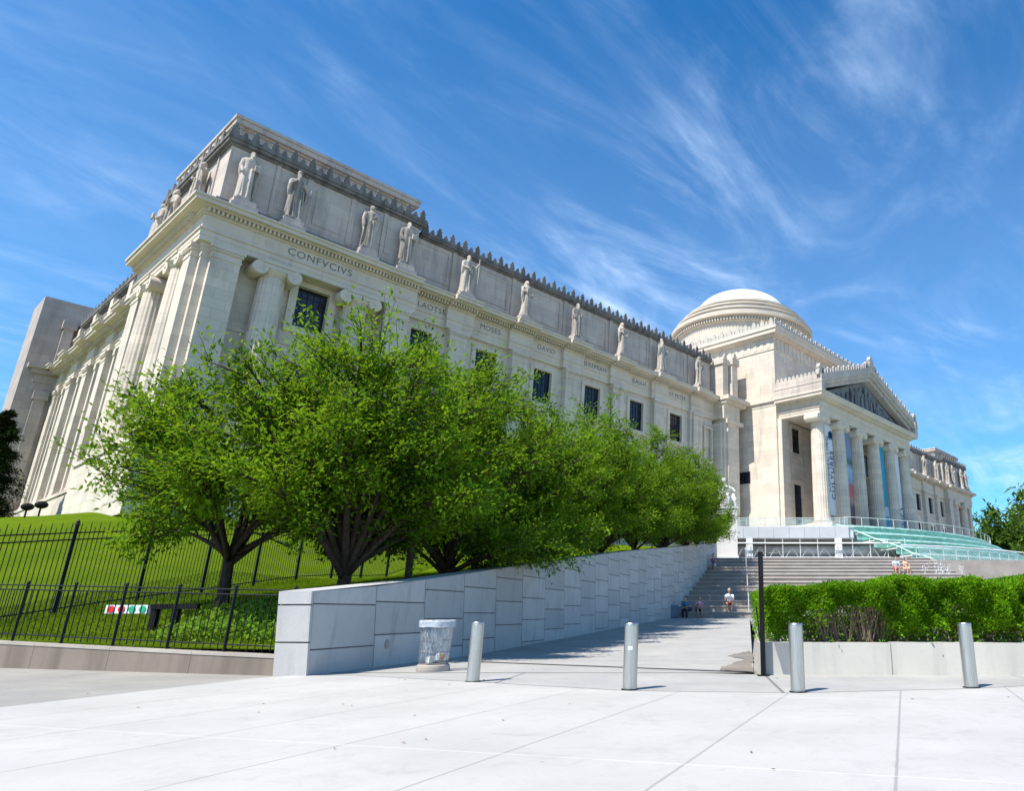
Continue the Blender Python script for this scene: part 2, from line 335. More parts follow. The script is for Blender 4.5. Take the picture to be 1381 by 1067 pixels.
ORG = {}       # world origin of every parent, so parts can be written in world coordinates
def tag(o, label=None, cat=None, group=None, kind=None):
    for k, v in (('label', label), ('category', cat), ('group', group), ('kind', kind)):
        if v: o[k] = v
    return o
def thing(name, label, cat, loc=(0, 0, 0), group=None, rotz=0, local=False):
    o = bpy.data.objects.new(name, None); COL.objects.link(o); o.location = loc; o.rotation_euler = (0, 0, rotz)
    o.empty_display_size = .2
    ORG[o.name] = (0, 0, 0) if local else tuple(loc)
    return tag(o, label, cat, group)
def struct(o): o['kind'] = 'structure'; return o
def copy_tree(o, parent=None):
    c = o.copy(); COL.objects.link(c)
    if parent: c.parent = parent
    for ch in list(o.children): copy_tree(ch, c)
    return c
def evaluated(mb, name, voxel, smooth=4, keep=1.0):
    me = mb.mesh(name+'_raw'); o = bpy.data.objects.new(name+'_raw', me); COL.objects.link(o)
    md = o.modifiers.new('r', 'REMESH'); md.mode = 'VOXEL'; md.voxel_size = voxel
    if smooth: sm = o.modifiers.new('s', 'SMOOTH'); sm.iterations = smooth; sm.factor = .5
    dg = bpy.context.evaluated_depsgraph_get(); dg.update()
    r = bpy.data.meshes.new_from_object(o.evaluated_get(dg)); r.name = name
    bpy.data.objects.remove(o); bpy.data.meshes.remove(me)
    r.polygons.foreach_set('use_smooth', [True]*len(r.polygons)); return r
def mesh_obj(name, me, mat, parent=None):
    me.materials.clear(); me.materials.append(M[mat]); o = bpy.data.objects.new(name, me); COL.objects.link(o)
    if parent: o.parent = parent
    return o
def text_mesh(txt, size, depth=.02):
    cu = bpy.data.curves.new('t', 'FONT'); cu.body = txt; cu.size = size; cu.extrude = depth; cu.align_x = 'CENTER'; cu.align_y = 'CENTER'; cu.space_character = 1.12
    o = bpy.data.objects.new('t', cu); COL.objects.link(o); dg = bpy.context.evaluated_depsgraph_get(); dg.update()
    me = bpy.data.meshes.new_from_object(o.evaluated_get(dg)); bpy.data.objects.remove(o); bpy.data.curves.remove(cu); return me

# ------------------------------------------------------------------ museum
XC, XP = 89.0, 88.6          # centre lines of the building and of its portico
YF, XL = 51.4, 11.55
S0 = 12.47
Tf = lambda s, n, z: (s, YF - n, z)
Tr = lambda s, n, z: (2*XC - s, YF - n, z)
Tl = lambda s, n, z: (XL - n, YF + (s - S0), z)
mus = thing('museum_building', 'grand pale limestone museum with columned portico, white dome and inscribed frieze on the hill', 'museum', (S0, YF, 8))
LAY = [(24.63, 25.0, 0.), (25.0, 25.38, .04), (25.38, 25.5, .13), (25.5, 26.5, .0), (26.5, 26.62, .12), (26.62, 26.9, .2), (26.9, 27.0, .5), (27.0, 27.28, .88), (27.28, 27.44, 1.0)]
TOPS = []
def entab(mb, s0, s1, n0, ex=0., corner=None, dent=True, d0=None, d1=None, back=None):
    bk = n0 - 1.25 if back is None else back
    for z0, z1, n in LAY:
        nn = n0 + n + (ex if n >= .4 else 0)
        a = (corner - nn) if corner is not None else s0
        mb.box(a, s1, bk, nn, z0, z1)
    # sloped top course of the cornice
    nn = n0 + .9 + ex; a = (corner - nn) if corner is not None else s0
    TOPS.append((mb.T, a, s1, bk, n0 + .35 + ex))
    if dent:
        s = (s0 if corner is None else s0 - .9) if d0 is None else d0; e = s1 if d1 is None else d1
        while s + .13 <= e:
            mb.box(s, s+.13, n0+.2, n0+.44+ex*.5, 26.63, 26.885); s += .27
def pilaster(T, a, b, nb, nf, zb=11.2, mat='lime'):
    p = MB(T); p.box(a, b, nb, nf, zb, 23.7); p.box(a-.08, b+.08, nb, nf+.08, zb, zb+.35); p.box(a-.04, b+.04, nb, nf+.04, zb+.35, zb+.6)
    o = p.build('pilaster', mat, mus)
    c = MB(T); c.box(a-.05, b+.05, nb, nf+.05, 23.7, 23.86); c.box(a-.02, b+.02, nb, nf+.02, 23.86, 24.15)
    c.box(a-.10, b+.10, nb, nf+.10, 24.15, 24.36); c.box(a-.18, b+.18, nb, nf+.18, 24.36, 24.628)
    k = a
    while k < b-.05: c.box(k+.02, k+.12, nf+.1, nf+.15, 24.17, 24.34); k += .2
    c.build('capital', 'lime_trim', o)
    return o
def ionic_column(T, s, n, zb, zt, r, pm='lime', wrap=True):
    h = zt - zb; pr = []
    for i in range(13):
        t = i/12; pr.append((r*(1 - .16*t**1.7), .55 + (h-1.55)*t))
    mb = MB(lambda x, y, z: T(s + x, n + y, zb + z)); mb.lathe(pr, n=80, flute=20, fr=(0, 12))
    o = mb.build('column', pm, mus, angle=50)
    b = MB(lambda x, y, z: T(s + x, n + y, zb + z)); b.box(-r*1.3, r*1.3, -r*1.3, r*1.3, 0, .22)
    b.lathe([(r*1.25, .22), (r*1.3, .3), (r*1.25, .37), (r*1.08, .40), (r*1.08, .45), (r*1.15, .5), (r*1.08, .55)], n=32); b.build('column_base', pm, o, angle=40)
    c = MB(lambda x, y, z: T(s + x, n + y, zb + z)); q = r*.86; z1 = h - 1.0
    c.lathe([(q*1.0, z1), (q*1.08, z1+.08), (q*1.02, z1+.12), (q*1.12, z1+.2), (q*1.3, z1+.42), (q*1.2, z1+.5)], n=32)
    c.box(-q*1.28, q*1.28, -q*1.12, q*1.12, z1+.48, z1+.78); c.box(-q*1.36, q*1.36, -q*1.2, q*1.2, z1+.8, z1+.998)
    for sx in (-1, 1):
        for rr, ext in ((.50, .0), (.10, .06)):
            ring = [(sx*q*1.34 + rr*math.cos(a), z1+.38 + rr*math.sin(a)) for a in [2*math.pi*k/22 for k in range(22)]]
            c.plate(ring, -q*1.1-ext, q*1.1+ext)
        sp = [(sx*(q*1.34) + sx*(.46-.36*k/44)*math.cos(k*.33+1.6), -q*1.12, z1+.38 + (.46-.36*k/44)*math.sin(k*.33+1.6)) for k in range(45)]
        c.tube(sp, .035, 5)
    c.build('capital', 'lime_trim', o, angle=35)
    return o
def window(T, s0, s1, z0, z1, n, nb=5, nr=5):
    g = MB(T); g.box(s0, s1, n-.06, n, z0, z1); o = g.build('window', 'glass', mus)
    f = MB(T); w = .045
    for i in range(nb+1):
        x = s0 + (s1-s0)*i/nb; f.box(max(s0, x-w/2 - (w/2 if i == nb else 0)), min(s1, x+w/2 + (w/2 if i == 0 else 0)), n+.005, n+.06, z0, z1)
    for j in range(nr+1):
        z = z0 + (z1-z0)*j/nr; f.box(s0, s1, n+.008, n+.05, max(z0, z-w/2), min(z1, z+w/2))
    f.build('window_grille', 'bronze', o); return o
def strips(mb, s0, s1, n0, n1, z0, z1, holes):
    """wall with openings: holes are (s0, s1, z0, z1), columns share their s range"""
    cols = {}
    for h in holes: cols.setdefault((h[0], h[1]), []).append((h[2], h[3]))
    x = s0
    for (a, b) in sorted(cols):
        if a > x: mb.box(x, a, n0, n1, z0, z1)
        z = z0
        for (c, d) in sorted(cols[(a, b)]):
            mb.box(a, b, n0, n1, z, c); z = d
        mb.box(a, b, n0, n1, z, z1); x = b
    if s1 > x: mb.box(x, s1, n0, n1, z0, z1)
def palmette(w, h, x, z):
    pts = [(-.5, 0), (-.5, .28), (-.36, .40), (-.46, .62), (-.25, .72), (-.2, .92), (0, 1.0), (.2, .92), (.25, .72), (.46, .62), (.36, .40), (.5, .28), (.5, 0)]
    return [(x + p[0]*w, z + p[1]*h) for p in pts]
def cresting(T, s0, s1, n, z, mat='crest', big=.85, small=.42, step=.66, th=.16, parent=None, wide=1.0):
    mb = MB(T); mb.box(s0, s1, n-.28, n+.02, z, z+.16); s = s0 + .3; k = 0
    while s < s1 - .2:
        if k % 2 == 0: mb.plate(palmette(.52*wide, big, s, z+.16), n-th, n)
        else: mb.plate(palmette(.34*wide, small, s, z+.16), n-th, n)
        s += step; k += 1
    return mb.build('cresting', mat, parent or mus)
WZ, LZ = (20.5, 23.8), (14.6, 18.05)

def pavilion(T, corner, statues_s):
    w = MB(T); hs = (18.45, 20.7)
    strips(w, S0+.3, 26.5, -2.0, -1.3, 6.5, 24.63, [(hs[0], hs[1], 21.0, 24.2), (hs[0], hs[1], 14.6, 18.15)])
    w.box(14.2 if corner else 15.1, 24.6, -1.3, -1.22, 19.45, 19.75)                     # string course in the recess
    w.build('wall', 'lime', mus)
    pilaster(T, S0 if corner else 13.77, 14.2 if corner else 15.1, -1.3, 0); pilaster(T, 24.6, 26.55, -1.3, 0)
    ionic_column(T, 16.45, -.62, 11.2, 24.63, .98); ionic_column(T, 22.45, -.62, 11.2, 24.63, .98)
    for z0, z1 in ((21.0, 24.2), (14.6, 18.15)):
        o = window(T, hs[0], hs[1], z0, z1, -1.62)
        f = MB(T); f.box(hs[0]-.55, hs[0], -1.3, -1.12, z0-.5, z1+.4); f.box(hs[1], hs[1]+.55, -1.3, -1.12, z0-.5, z1+.4)
        f.box(hs[0], hs[1], -1.3, -1.12, z1, z1+.4); f.box(hs[0], hs[1], -1.3, -1.08, z0-.5, z0); f.build('window_frame', 'lime_trim', o)
    e = MB(T)
    if corner: entab(e, S0, 27.0, 0, corner=11.55, back=-1.3)
    else: entab(e, 13.77, 27.0, 0, back=-1.3)
    e.build('entablature', 'lime_trim', mus)
    a = MB(T); s0 = 11.55+.75 if corner else 14.67
    a.box(s0, 26.8, -2.2, -.75, 28.35, 32.7)
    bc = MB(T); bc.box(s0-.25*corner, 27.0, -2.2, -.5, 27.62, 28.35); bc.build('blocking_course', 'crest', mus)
    for p0, p1 in ((15.3, 15.55), (17.5, 17.9), (20.9, 21.3), (23.6, 23.9)): a.box(p0, p1, -.75, -.66, 28.6, 32.7)
    for p0, p1 in ((15.75, 17.3), (18.3, 20.5), (24.0, 24.5)): a.box(p0, p1, -.75, -.70, 29.2, 32.2)
    a.build('attic', 'attic', mus)
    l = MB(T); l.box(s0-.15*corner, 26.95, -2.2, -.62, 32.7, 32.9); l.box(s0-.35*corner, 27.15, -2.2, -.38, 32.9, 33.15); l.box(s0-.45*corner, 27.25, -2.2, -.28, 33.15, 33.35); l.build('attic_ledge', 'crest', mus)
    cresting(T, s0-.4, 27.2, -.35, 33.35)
    for s in statues_s:
        p = MB(T); p.box(s-.85, s+.85, -.70, .45, 27.62, 28.0); p.box(s-.7, s+.7, -.70, .3, 28.0, 28.45); p.build('statue_plinth', 'attic', mus)

def bays(T, n0, wins, pils, s_end, statues, lower=True, rec=.35, plain=False):
    nw = n0 - (.85 if plain else .62)
    w = MB(T); holes = []
    for c in wins:
        hw = .95 if c < 29 else (.78 if plain else 1.1)
        holes += [(c-hw, c+hw, *WZ), (c-hw, c+hw, *LZ)]
    strips(w, 26.55, s_end, nw-.8, nw, 6.5, 24.63, holes)
    w.build('wall', 'lime', mus)
    tr = MB(T)
    for h in holes:
        o = window(T, *h, nw-.3)
        f = MB(T); f.box(h[0]-.42, h[0], nw, nw+.1, h[2]-.2, h[3]+.36); f.box(h[1], h[1]+.42, nw, nw+.1, h[2]-.2, h[3]+.36)
        f.box(h[0], h[1], nw, nw+.1, h[3], h[3]+.36); f.box(h[0]-.55, h[1]+.55, nw, nw+.22, h[2]-.5, h[2]-.2); f.box(h[0], h[1], nw, nw+.1, h[2]-.2, h[2]); f.build('window_frame', 'lime_trim', o)
    edges = []
    for c in pils:
        pilaster(T, c-.85, c+.85, nw, n0); pilaster(T, c-1.25, c-.9, nw, n0-.22) if c > 63 and c < 67 else None
        edges.append((c-1.35, c+1.35))
    e = MB(T); x = 27.0
    for a, b in edges:
        entab(e, x, a, n0-rec, ex=.35, back=nw-.6); entab(e, a, b, n0, ex=.4, back=nw-.6); x = b
    if x < s_end: entab(e, x, s_end, n0-rec, ex=.35, back=nw-.6)
    e.build('entablature', 'lime_trim', mus)
    a = MB(T); nA = n0 - 1.0
    a.box(27.15, s_end, nA-1.2, nA, 28.35, 32.35)
    bc = MB(T); bc.box(27.15, s_end, nA-1.2, nA+.32, 27.62, 28.35); bc.build('blocking_course', 'crest', mus)
    for c in pils:
        a.box(c-.95, c-.55, nA, nA+.12, 28.35, 32.35); a.box(c+.55, c+.95, nA, nA+.12, 28.35, 32.35)
    for c in wins:
        a.box(c-2.0, c-1.85, nA, nA+.07, 28.9, 32.1); a.box(c+1.85, c+2.0, nA, nA+.07, 28.9, 32.1); a.box(c-1.85, c+1.85, nA, nA+.07, 28.9, 29.1); a.box(c-1.85, c+1.85, nA, nA+.07, 31.9, 32.1)
    a.build('attic', 'attic', mus)
    l = MB(T); l.box(27.27, s_end, nA-1.2, nA+.2, 32.35, 32.52); l.box(27.27, s_end, nA-1.2, nA+.42, 32.52, 32.72); l.box(27.27, s_end, nA-1.2, nA+.5, 32.72, 32.86); l.build('attic_ledge', 'crest', mus)
    cresting(T, 27.3, s_end, nA+.42, 32.86)
    if plain:
        x = MB(T)
        for c in wins:
            for e_ in (-1, 1): x.box(c+e_*1.25-.28, c+e_*1.25+.28, nw, nw+.5, 11.2, 24.0); x.box(c+e_*1.25-.36, c+e_*1.25+.36, nw, nw+.58, 24.0, 24.62)
        x.build('window_pier', 'lime_trim', mus)
        for c in pils:
            y_ = MB(T); y_.box(c-.6, c+.6, nA+.02, nA+.5, 28.36, 32.34); y_.box(c-.7, c+.7, nA+.33, nA+.6, 27.64, 28.5); y_.build('attic_pier', 'lime_trim', mus)
    if statues:
        for c in pils:
            p = MB(T); p.box(c-.8, c+.8, nA+.32, n0+.75, 27.62, 28.0); p.box(c-.65, c+.65, nA+.32, n0+.6, 28.0, 28.1); p.build('statue_plinth', 'attic', mus)

WINS = (28.4, 34.87, 41.45, 48.1, 54.87, 61.7); PILS = (31.6, 38.2, 44.8, 51.45, 58.1, 65.3)
ST_P = (13.55, 16.75, 22.4, 25.6)
pavilion(Tf, True, ST_P); pavilion(Tr, True, ST_P); pavilion(Tl, False, (16.75, 22.4, 25.6))
bays(Tf, -.6, WINS, PILS, 69.0, True); bays(Tr, -.6, WINS, PILS, 69.0, True)
bays(Tl, -2.2, (34.3, 40.9, 47.5, 54.1, 60.7), (31.0, 37.6, 44.2, 50.8, 57.4, 64.0), 65.3, False, plain=True)
for i_, (T_, a_, b_, k_, n_) in enumerate(TOPS):
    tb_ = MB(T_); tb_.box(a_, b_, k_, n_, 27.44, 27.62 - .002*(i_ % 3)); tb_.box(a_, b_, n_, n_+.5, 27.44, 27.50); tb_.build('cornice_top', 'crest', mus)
# stepped corner pier between the two fronts of the near pavilion
for Tm in (lambda x, y, z: (x, y, z), lambda x, y, z: (2*XC-x, y, z)):
    p = MB(Tm); p.box(12.0, S0, 51.86, 52.7, 11.2, 23.7); p.box(XL, 12.0, 52.32, 52.699, 11.2, 23.7); p.box(12.0, S0, 51.80, 52.7, 11.2, 11.6); p.box(XL-.06, 12.0, 52.26, 52.60, 11.2, 11.6)
    o = p.build('pilaster', 'lime', mus)
    c = MB(Tm)
    for k, (z0, z1) in zip((.05, .02, .10, .18), ((23.7, 23.86), (23.86, 24.15), (24.15, 24.36), (24.36, 24.628))):
        c.box(12.0-k, S0-k, 51.86-k, 52.7, z0, z1); c.box(XL-k, 12.0-k, 52.32-k, 52.50, z0, z1)
    c.build('capital', 'lime_trim', o)
# podium ledge and cores
pd = MB(); pd.box(10.95, 69, 50.8, 52.6, 6.4, 10.9); pd.box(10.85, 69, 50.7, 52.6, 10.9, 11.2); pd.box(10.95, 12.9, 52.6, 65.8, 6.4, 10.9); pd.box(10.85, 12.9, 52.6, 65.8, 10.9, 11.2)
pd.box(13.3, 15.4, 65.8, 104, 6.4, 10.9); pd.box(13.2, 15.4, 65.8, 104, 10.9, 11.2)
pd.build('podium', 'lime', mus); pd = MB(); pd.box(2*XC-69, 2*XC-10.95, 50.8, 52.6, 4, 10.9); pd.box(2*XC-69, 2*XC-10.85, 50.7, 52.6, 10.9, 11.2); pd.build('podium', 'lime', mus)
co = MB(); co.box(15.2, 2*XC-15.2, 53.6, 104, 5, 32.3); co.box(13.6, 26.4, 53.45, 65.3, 5, 33.0); co.box(2*XC-26.4, 2*XC-13.6, 53.45, 65.3, 5, 33.0); co.build('roof', 'attic', mus)
for Tm in (lambda x, y, z: (x, y, z), lambda x, y, z: (2*XC-x, y, z)):
    rb = MB(Tm); rb.box(12.9, 26.6, 53.65, 65.6, 33.0, 35.2); rb.box(12.75, 26.75, 53.5, 65.75, 35.2, 35.35); rb.box(12.45, 27.05, 53.2, 66.05, 35.35, 35.75); rb.box(12.35, 27.15, 53.1, 66.15, 35.75, 36.0)
    rb.build('roof_block', 'attic', mus)
    # end pier of the wing, next to the central block
    q = MB(Tm)
    for dx, dy in ((0, 0), (.35, -.3), (.8, -.6)): q.box(69.0+dx+.001, 72.3-dx*.2, 51.3+dy, 54, 6.5, 24.1)
    q.box(69.4, 73.0, 50.5, 54, 24.1, 24.63); q.box(69.0, 72.5, 50.75, 54, 24.63, 26.6); q.box(68.8, 73.2, 50.2, 54, 26.6, 27.0); q.box(68.6, 73.4, 49.7, 54, 27.0, 27.5)
    q.box(69.5, 70.6, 51.2, 54, 27.5, 32.2); q.box(71.0, 72.2, 50.8, 54, 27.5, 32.4); q.box(70.6, 71.0, 51.6, 54, 27.5, 32.2)
    q.box(69.3, 70.75, 51.0, 54, 32.2, 32.9); q.box(70.85, 72.4, 50.6, 54, 32.4, 33.3)
    q.plate(palmette(.7, .8, 70.0, 32.9), 51.1, 51.4); q.plate(palmette(.7, .9, 71.6, 33.3), 50.7, 51.0)
    q.build('end_pier', 'lime', mus)
    nf = MB(Tm); nf.box(66.75, 66.95, 52.15, 52.42, 18.8, 23.4); nf.box(68.3, 68.5, 52.15, 52.42, 18.8, 23.4); nf.box(66.95, 68.3, 52.15, 52.42, 23.2, 23.4); nf.box(66.95, 68.3, 52.15, 52.42, 18.8, 19.0); nf.build('niche_frame', 'lime_trim', mus)
# inscriptions
def inscribe(txt, cx, z, size, n):
    me = text_mesh(txt, size, .012); me.materials.append(M['letter'])
    o = bpy.data.objects.new('inscription', me); COL.objects.link(o); o.parent = mus
    org = ORG[mus.name]; o.location = (cx-org[0], YF-n-.008-org[1], z-org[2]); o.rotation_euler = (math.pi/2, 0, 0)
inscribe('CONFVCIVS', 19.2, 26.0, .80, .0)
for tx, c in zip(('LAOTSE', 'MOSES', 'DAVID', 'JEREMIAH', 'ISAIAH', 'ST PETER'), WINS): inscribe(tx, c+(.55 if tx == 'LAOTSE' else .05), 26.0, .70, -.95)
for cx_ in (15.6, 22.9):
    w = MB(); ring = [(cx_+.28*math.cos(a), 26.0+.28*math.sin(a)) for a in [2*math.pi*k/20 for k in range(20)]]
    w.plate(ring, YF-.02, YF+.02); w.build('roundel', 'lime', mus)

# central block
bx0, bx1, by0, by1 = 73.85, 2*XC-73.85, 46.0, 82.0
b = MB(); b.box(bx0, bx1, by0, by1, 5, 26.6)
b.box(bx0, bx1, by0, by1, 28.3, 36.2); b.build('central_block', 'lime', mus)
b = MB()
for z0, z1, n in ((26.6, 27.1, .06), (27.1, 27.5, .3), (27.5, 27.8, .16), (27.8, 28.3, .05), (34.3, 34.5, .1), (36.0, 36.15, .14), (36.15, 36.4, .45), (36.4, 36.95, .85), (36.95, 37.35, 1.0)):
    b.box(bx0-n, bx1+n, by0-n, by1+n, z0, z1)
x = bx0 + .6
while x < bx1 - .4: b.box(x, x+.5, by0-.07, by0, 34.6, 35.95); x += 1.05
y = by0 + .6
while y < by1 - .4: b.box(bx0-.07, bx0, y, y+.5, 34.6, 35.95); y += 1.05
b.build('block_cornice', 'lime_trim', mus)
cresting(lambda s, n, z: (s, by0-n, z), bx0-.7, bx1+.7, .75, 37.35, 'crest_pale', 1.05, .7, .68, wide=1.5)
cresting(lambda s, n, z: (bx0-n, s, z), by0-.4, by1, .75, 37.35, 'crest_pale', 1.05, .7, .68, wide=1.5)
o = window(lambda s, n, z: (bx0-n, s, z), 50.2, 52.3, 16.9, 18.4, .02, 2, 1)
# dome
cxD, cyD = XC+1.9, 63.0
DZ = -.6
dr = MB(lambda x, y, z: (x, y, z+DZ)); dr.lathe([(10.9, 33), (10.9, 44.6), (11.2, 44.7), (11.2, 45.3), (11.9, 45.5), (11.9, 46.1), (11.2, 46.15), (11.0, 46.8), (11.25, 46.85), (11.25, 47.1), (10.3, 47.15), (10.1, 47.9), (10.35, 47.95), (10.35, 48.2), (9.3, 48.25), (9.1, 48.9), (9.35, 48.95), (9.35, 49.2), (8.3, 49.25), (8.2, 49.7), (7.2, 49.7)], (cxD, cyD, 0), 96)
for k in range(150):
    a = 2*math.pi*k/150; c_, s_ = math.cos(a), math.sin(a)
    dr.add([(cxD+c_*r-s_*w, cyD+s_*r+c_*w, z) for z in (44.75, 45.25) for r, w in ((11.1, -.1), (11.55, -.1), (11.55, .1), (11.1, .1))], [(0, 1, 2, 3), (7, 6, 5, 4), (0, 4, 5, 1), (1, 5, 6, 2), (2, 6, 7, 3), (3, 7, 4, 0)])
dob = dr.build('dome_drum', 'dome_ring', mus, angle=30)
dm = MB(lambda x, y, z: (x, y, z+DZ)); dm.lathe([(7.75*math.cos(a), 49.55 + 4.3*math.sin(a)) for a in [R(2+ i*80/16) for i in range(17)]], (cxD, cyD, 0), 96); dm.build('dome', 'lead', mus, angle=40)
dl = MB(lambda x, y, z: (x, y, z+DZ)); dl.lathe([(1.9, 53.6), (1.95, 54.05), (1.6, 54.2), (.3, 54.4)], (cxD, cyD, 0), 48); dl.build('dome_cap', 'dome_ring', mus, angle=40)
# portico
pl = MB(); pl.box(XP-15.3, XP+15.3, 38.6, 46, 6, 11.0); pl.build('portico_floor', 'lime', mus)
Tp = lambda s, n, z: (s, 41.0 - n, z)
for k in range(6): ionic_column(Tp, XP - 13.15 + 5.26*k, 0, 11.0, 24.75, 1.02)
for sx in (-1, 1):
    p = MB(); p.box(XP+sx*13.6-.9, XP+sx*13.6+.9, 45.4, 46, 11, 24.75); p.build('pilaster', 'lime', mus)
pw = MB(); wn_p = [XP - 13.15 + 5.26*k + 2.63 for k in range(5)]
strips(pw, XP-13, XP+13, .05, .3, 11, 24.75, [(c-.95, c+.95, 20.9, 24.2) for c in wn_p] + [(c-.95, c+.95, 11.05, 16.8) for c in wn_p])
pw2 = MB(lambda s, n, z: (s, 46-n, z)); pw2.v, pw2.f = [(x_, 46-y_, z_) for x_, y_, z_ in pw.v], pw.f
for c in wn_p:
    for z0, z1 in ((17.2, 17.5), (20.3, 20.6)): pw2.box(c-1.2, c+1.2, .3, .42, z0, z1)
    for s_ in (-1.35, 1.2): pw2.box(c+s_, c+s_+.15, .3, .36, 11.1, 24)
pw2.build('wall', 'lime', mus)
for c in wn_p:
    window(lambda s, n, z: (s, 46-n, z), c-.95, c+.95, 20.9, 24.2, .06, 3, 4)
    window(lambda s, n, z: (s, 46-n, z), c-.95, c+.95, 11.05, 16.8, .06, 2, 4)
pe = MB(); L0, L1 = XP-14.15, XP+14.15
for z0, z1, n in ((24.75, 25.1, 0), (25.1, 25.45, .05), (25.45, 25.6, .16), (25.6, 26.35, 0.), (26.35, 26.5, .15), (26.5, 26.7, .4), (26.7, 27.1, 1.0), (27.1, 27.35, 1.12)):
    pe.box(L0-n, L1+n, 40.1-n, 42.0, z0, z1); pe.box(L0-n, L0+1.9, 42.0, 46, z0, z1); pe.box(L1-1.9, L1+n, 42.0, 46, z0, z1)
x = L0-.2
while x < L1+.2: pe.box(x, x+.16, 39.75, 40.0, 26.4, 26.66); x += .34
y = 39.8
while y < 45.8: pe.box(L0-.36, L0-.1, y, y+.16, 26.4, 26.66); y += .34
pe.box(L0+1.9, L1-1.9, 42, 46, 24.9, 25.3)
pe.build('entablature', 'lime_trim', mus)
pt = MB(); zt0 = 27.36
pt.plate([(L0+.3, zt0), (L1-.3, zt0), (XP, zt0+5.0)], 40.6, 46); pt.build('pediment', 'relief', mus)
rk = MB()
for z0, z1, y in ((0., .55, 39.6), (.55, 1.0, 39.25), (1.0, 1.95, 39.05)):
    for sx in (-1, 1):
        e0 = XP + sx*15.15; rk.plate([(e0, zt0+z0), (XP, zt0+5.0+z0), (XP, zt0+5.0+z1), (e0, zt0+z1)], y, 45.97 if z0 > .9 else 40.6)
for sx in (-1, 1):
    xo = XP + sx*15.15
    xo += sx*.03; rk.box(min(xo, xo-sx*.9), max(xo, xo-sx*.9), 39.0, 45.99, 27.37, 28.3); xo += sx*.05; rk.box(min(xo, xo-sx*1.0), max(xo, xo-sx*1.0), 38.95, 45.98, 28.3, 29.25)
rk.build('raking_cornice', 'attic', mus)
def acro(poly, y0, y1, T=None): b = MB(T); b.plate(poly, y0, y1); b.build('acroterion', 'crest_pale', mus)
for sx in (-1, 1):
    for k in range(1, 20):
        f = k/20; acro(palmette(.62 if k % 2 else .5, .85 if k % 2 else .6, XP + sx*15.15*(1-f), zt0+1.93+5.0*f-.05), 39.1, 39.35)
    for k in range(11): acro(palmette(.56, .65, 39.6+k*.58, 29.23), 0, .2, (lambda a, bb, c, sx=sx: (XP+sx*15.05-sx*bb, a, c)))
    acro(palmette(1.3, 1.6, XP+sx*14.9, 29.2), 39.1, 39.6)
acro(palmette(1.5, 1.7, XP, zt0+6.9), 39.0, 39.5); acro(palmette(.9, 1.0, XP-1.3, zt0+6.5), 39.1, 39.5); acro(palmette(.9, 1.0, XP+1.3, zt0+6.5), 39.1, 39.5)

# unfinished end wing behind the left front
tw = thing('end_wing', 'tall blank brownish stone end wing at the far left of the museum', 'building wing', (11, 104, 8))
b = MB(); b.box(10.75, 15.9, 104.0, 110, 5, 35.6); b.build('wall', 'tower', tw)
b = MB()
for z0, z1, n in ((24.6, 25.5, .12), (25.5, 26.5, .2), (26.5, 27.0, .6), (27.0, 27.44, 1.0)): b.box(12.0-n, 14.2, 104-n, 104, z0, z1)
b.box(13.0, 13.9, 103.5, 104, 28, 32.2); b.box(12.8, 14.1, 103.3, 104, 32.2, 33.2); b.build('cornice', 'tower', tw)
b = MB(); b.box(12.3, 13.3, 103.7, 104, 9, 23.6); b.box(12.15, 13.45, 103.55, 104, 23.6, 24.6); b.build('pilaster', 'tower', tw)

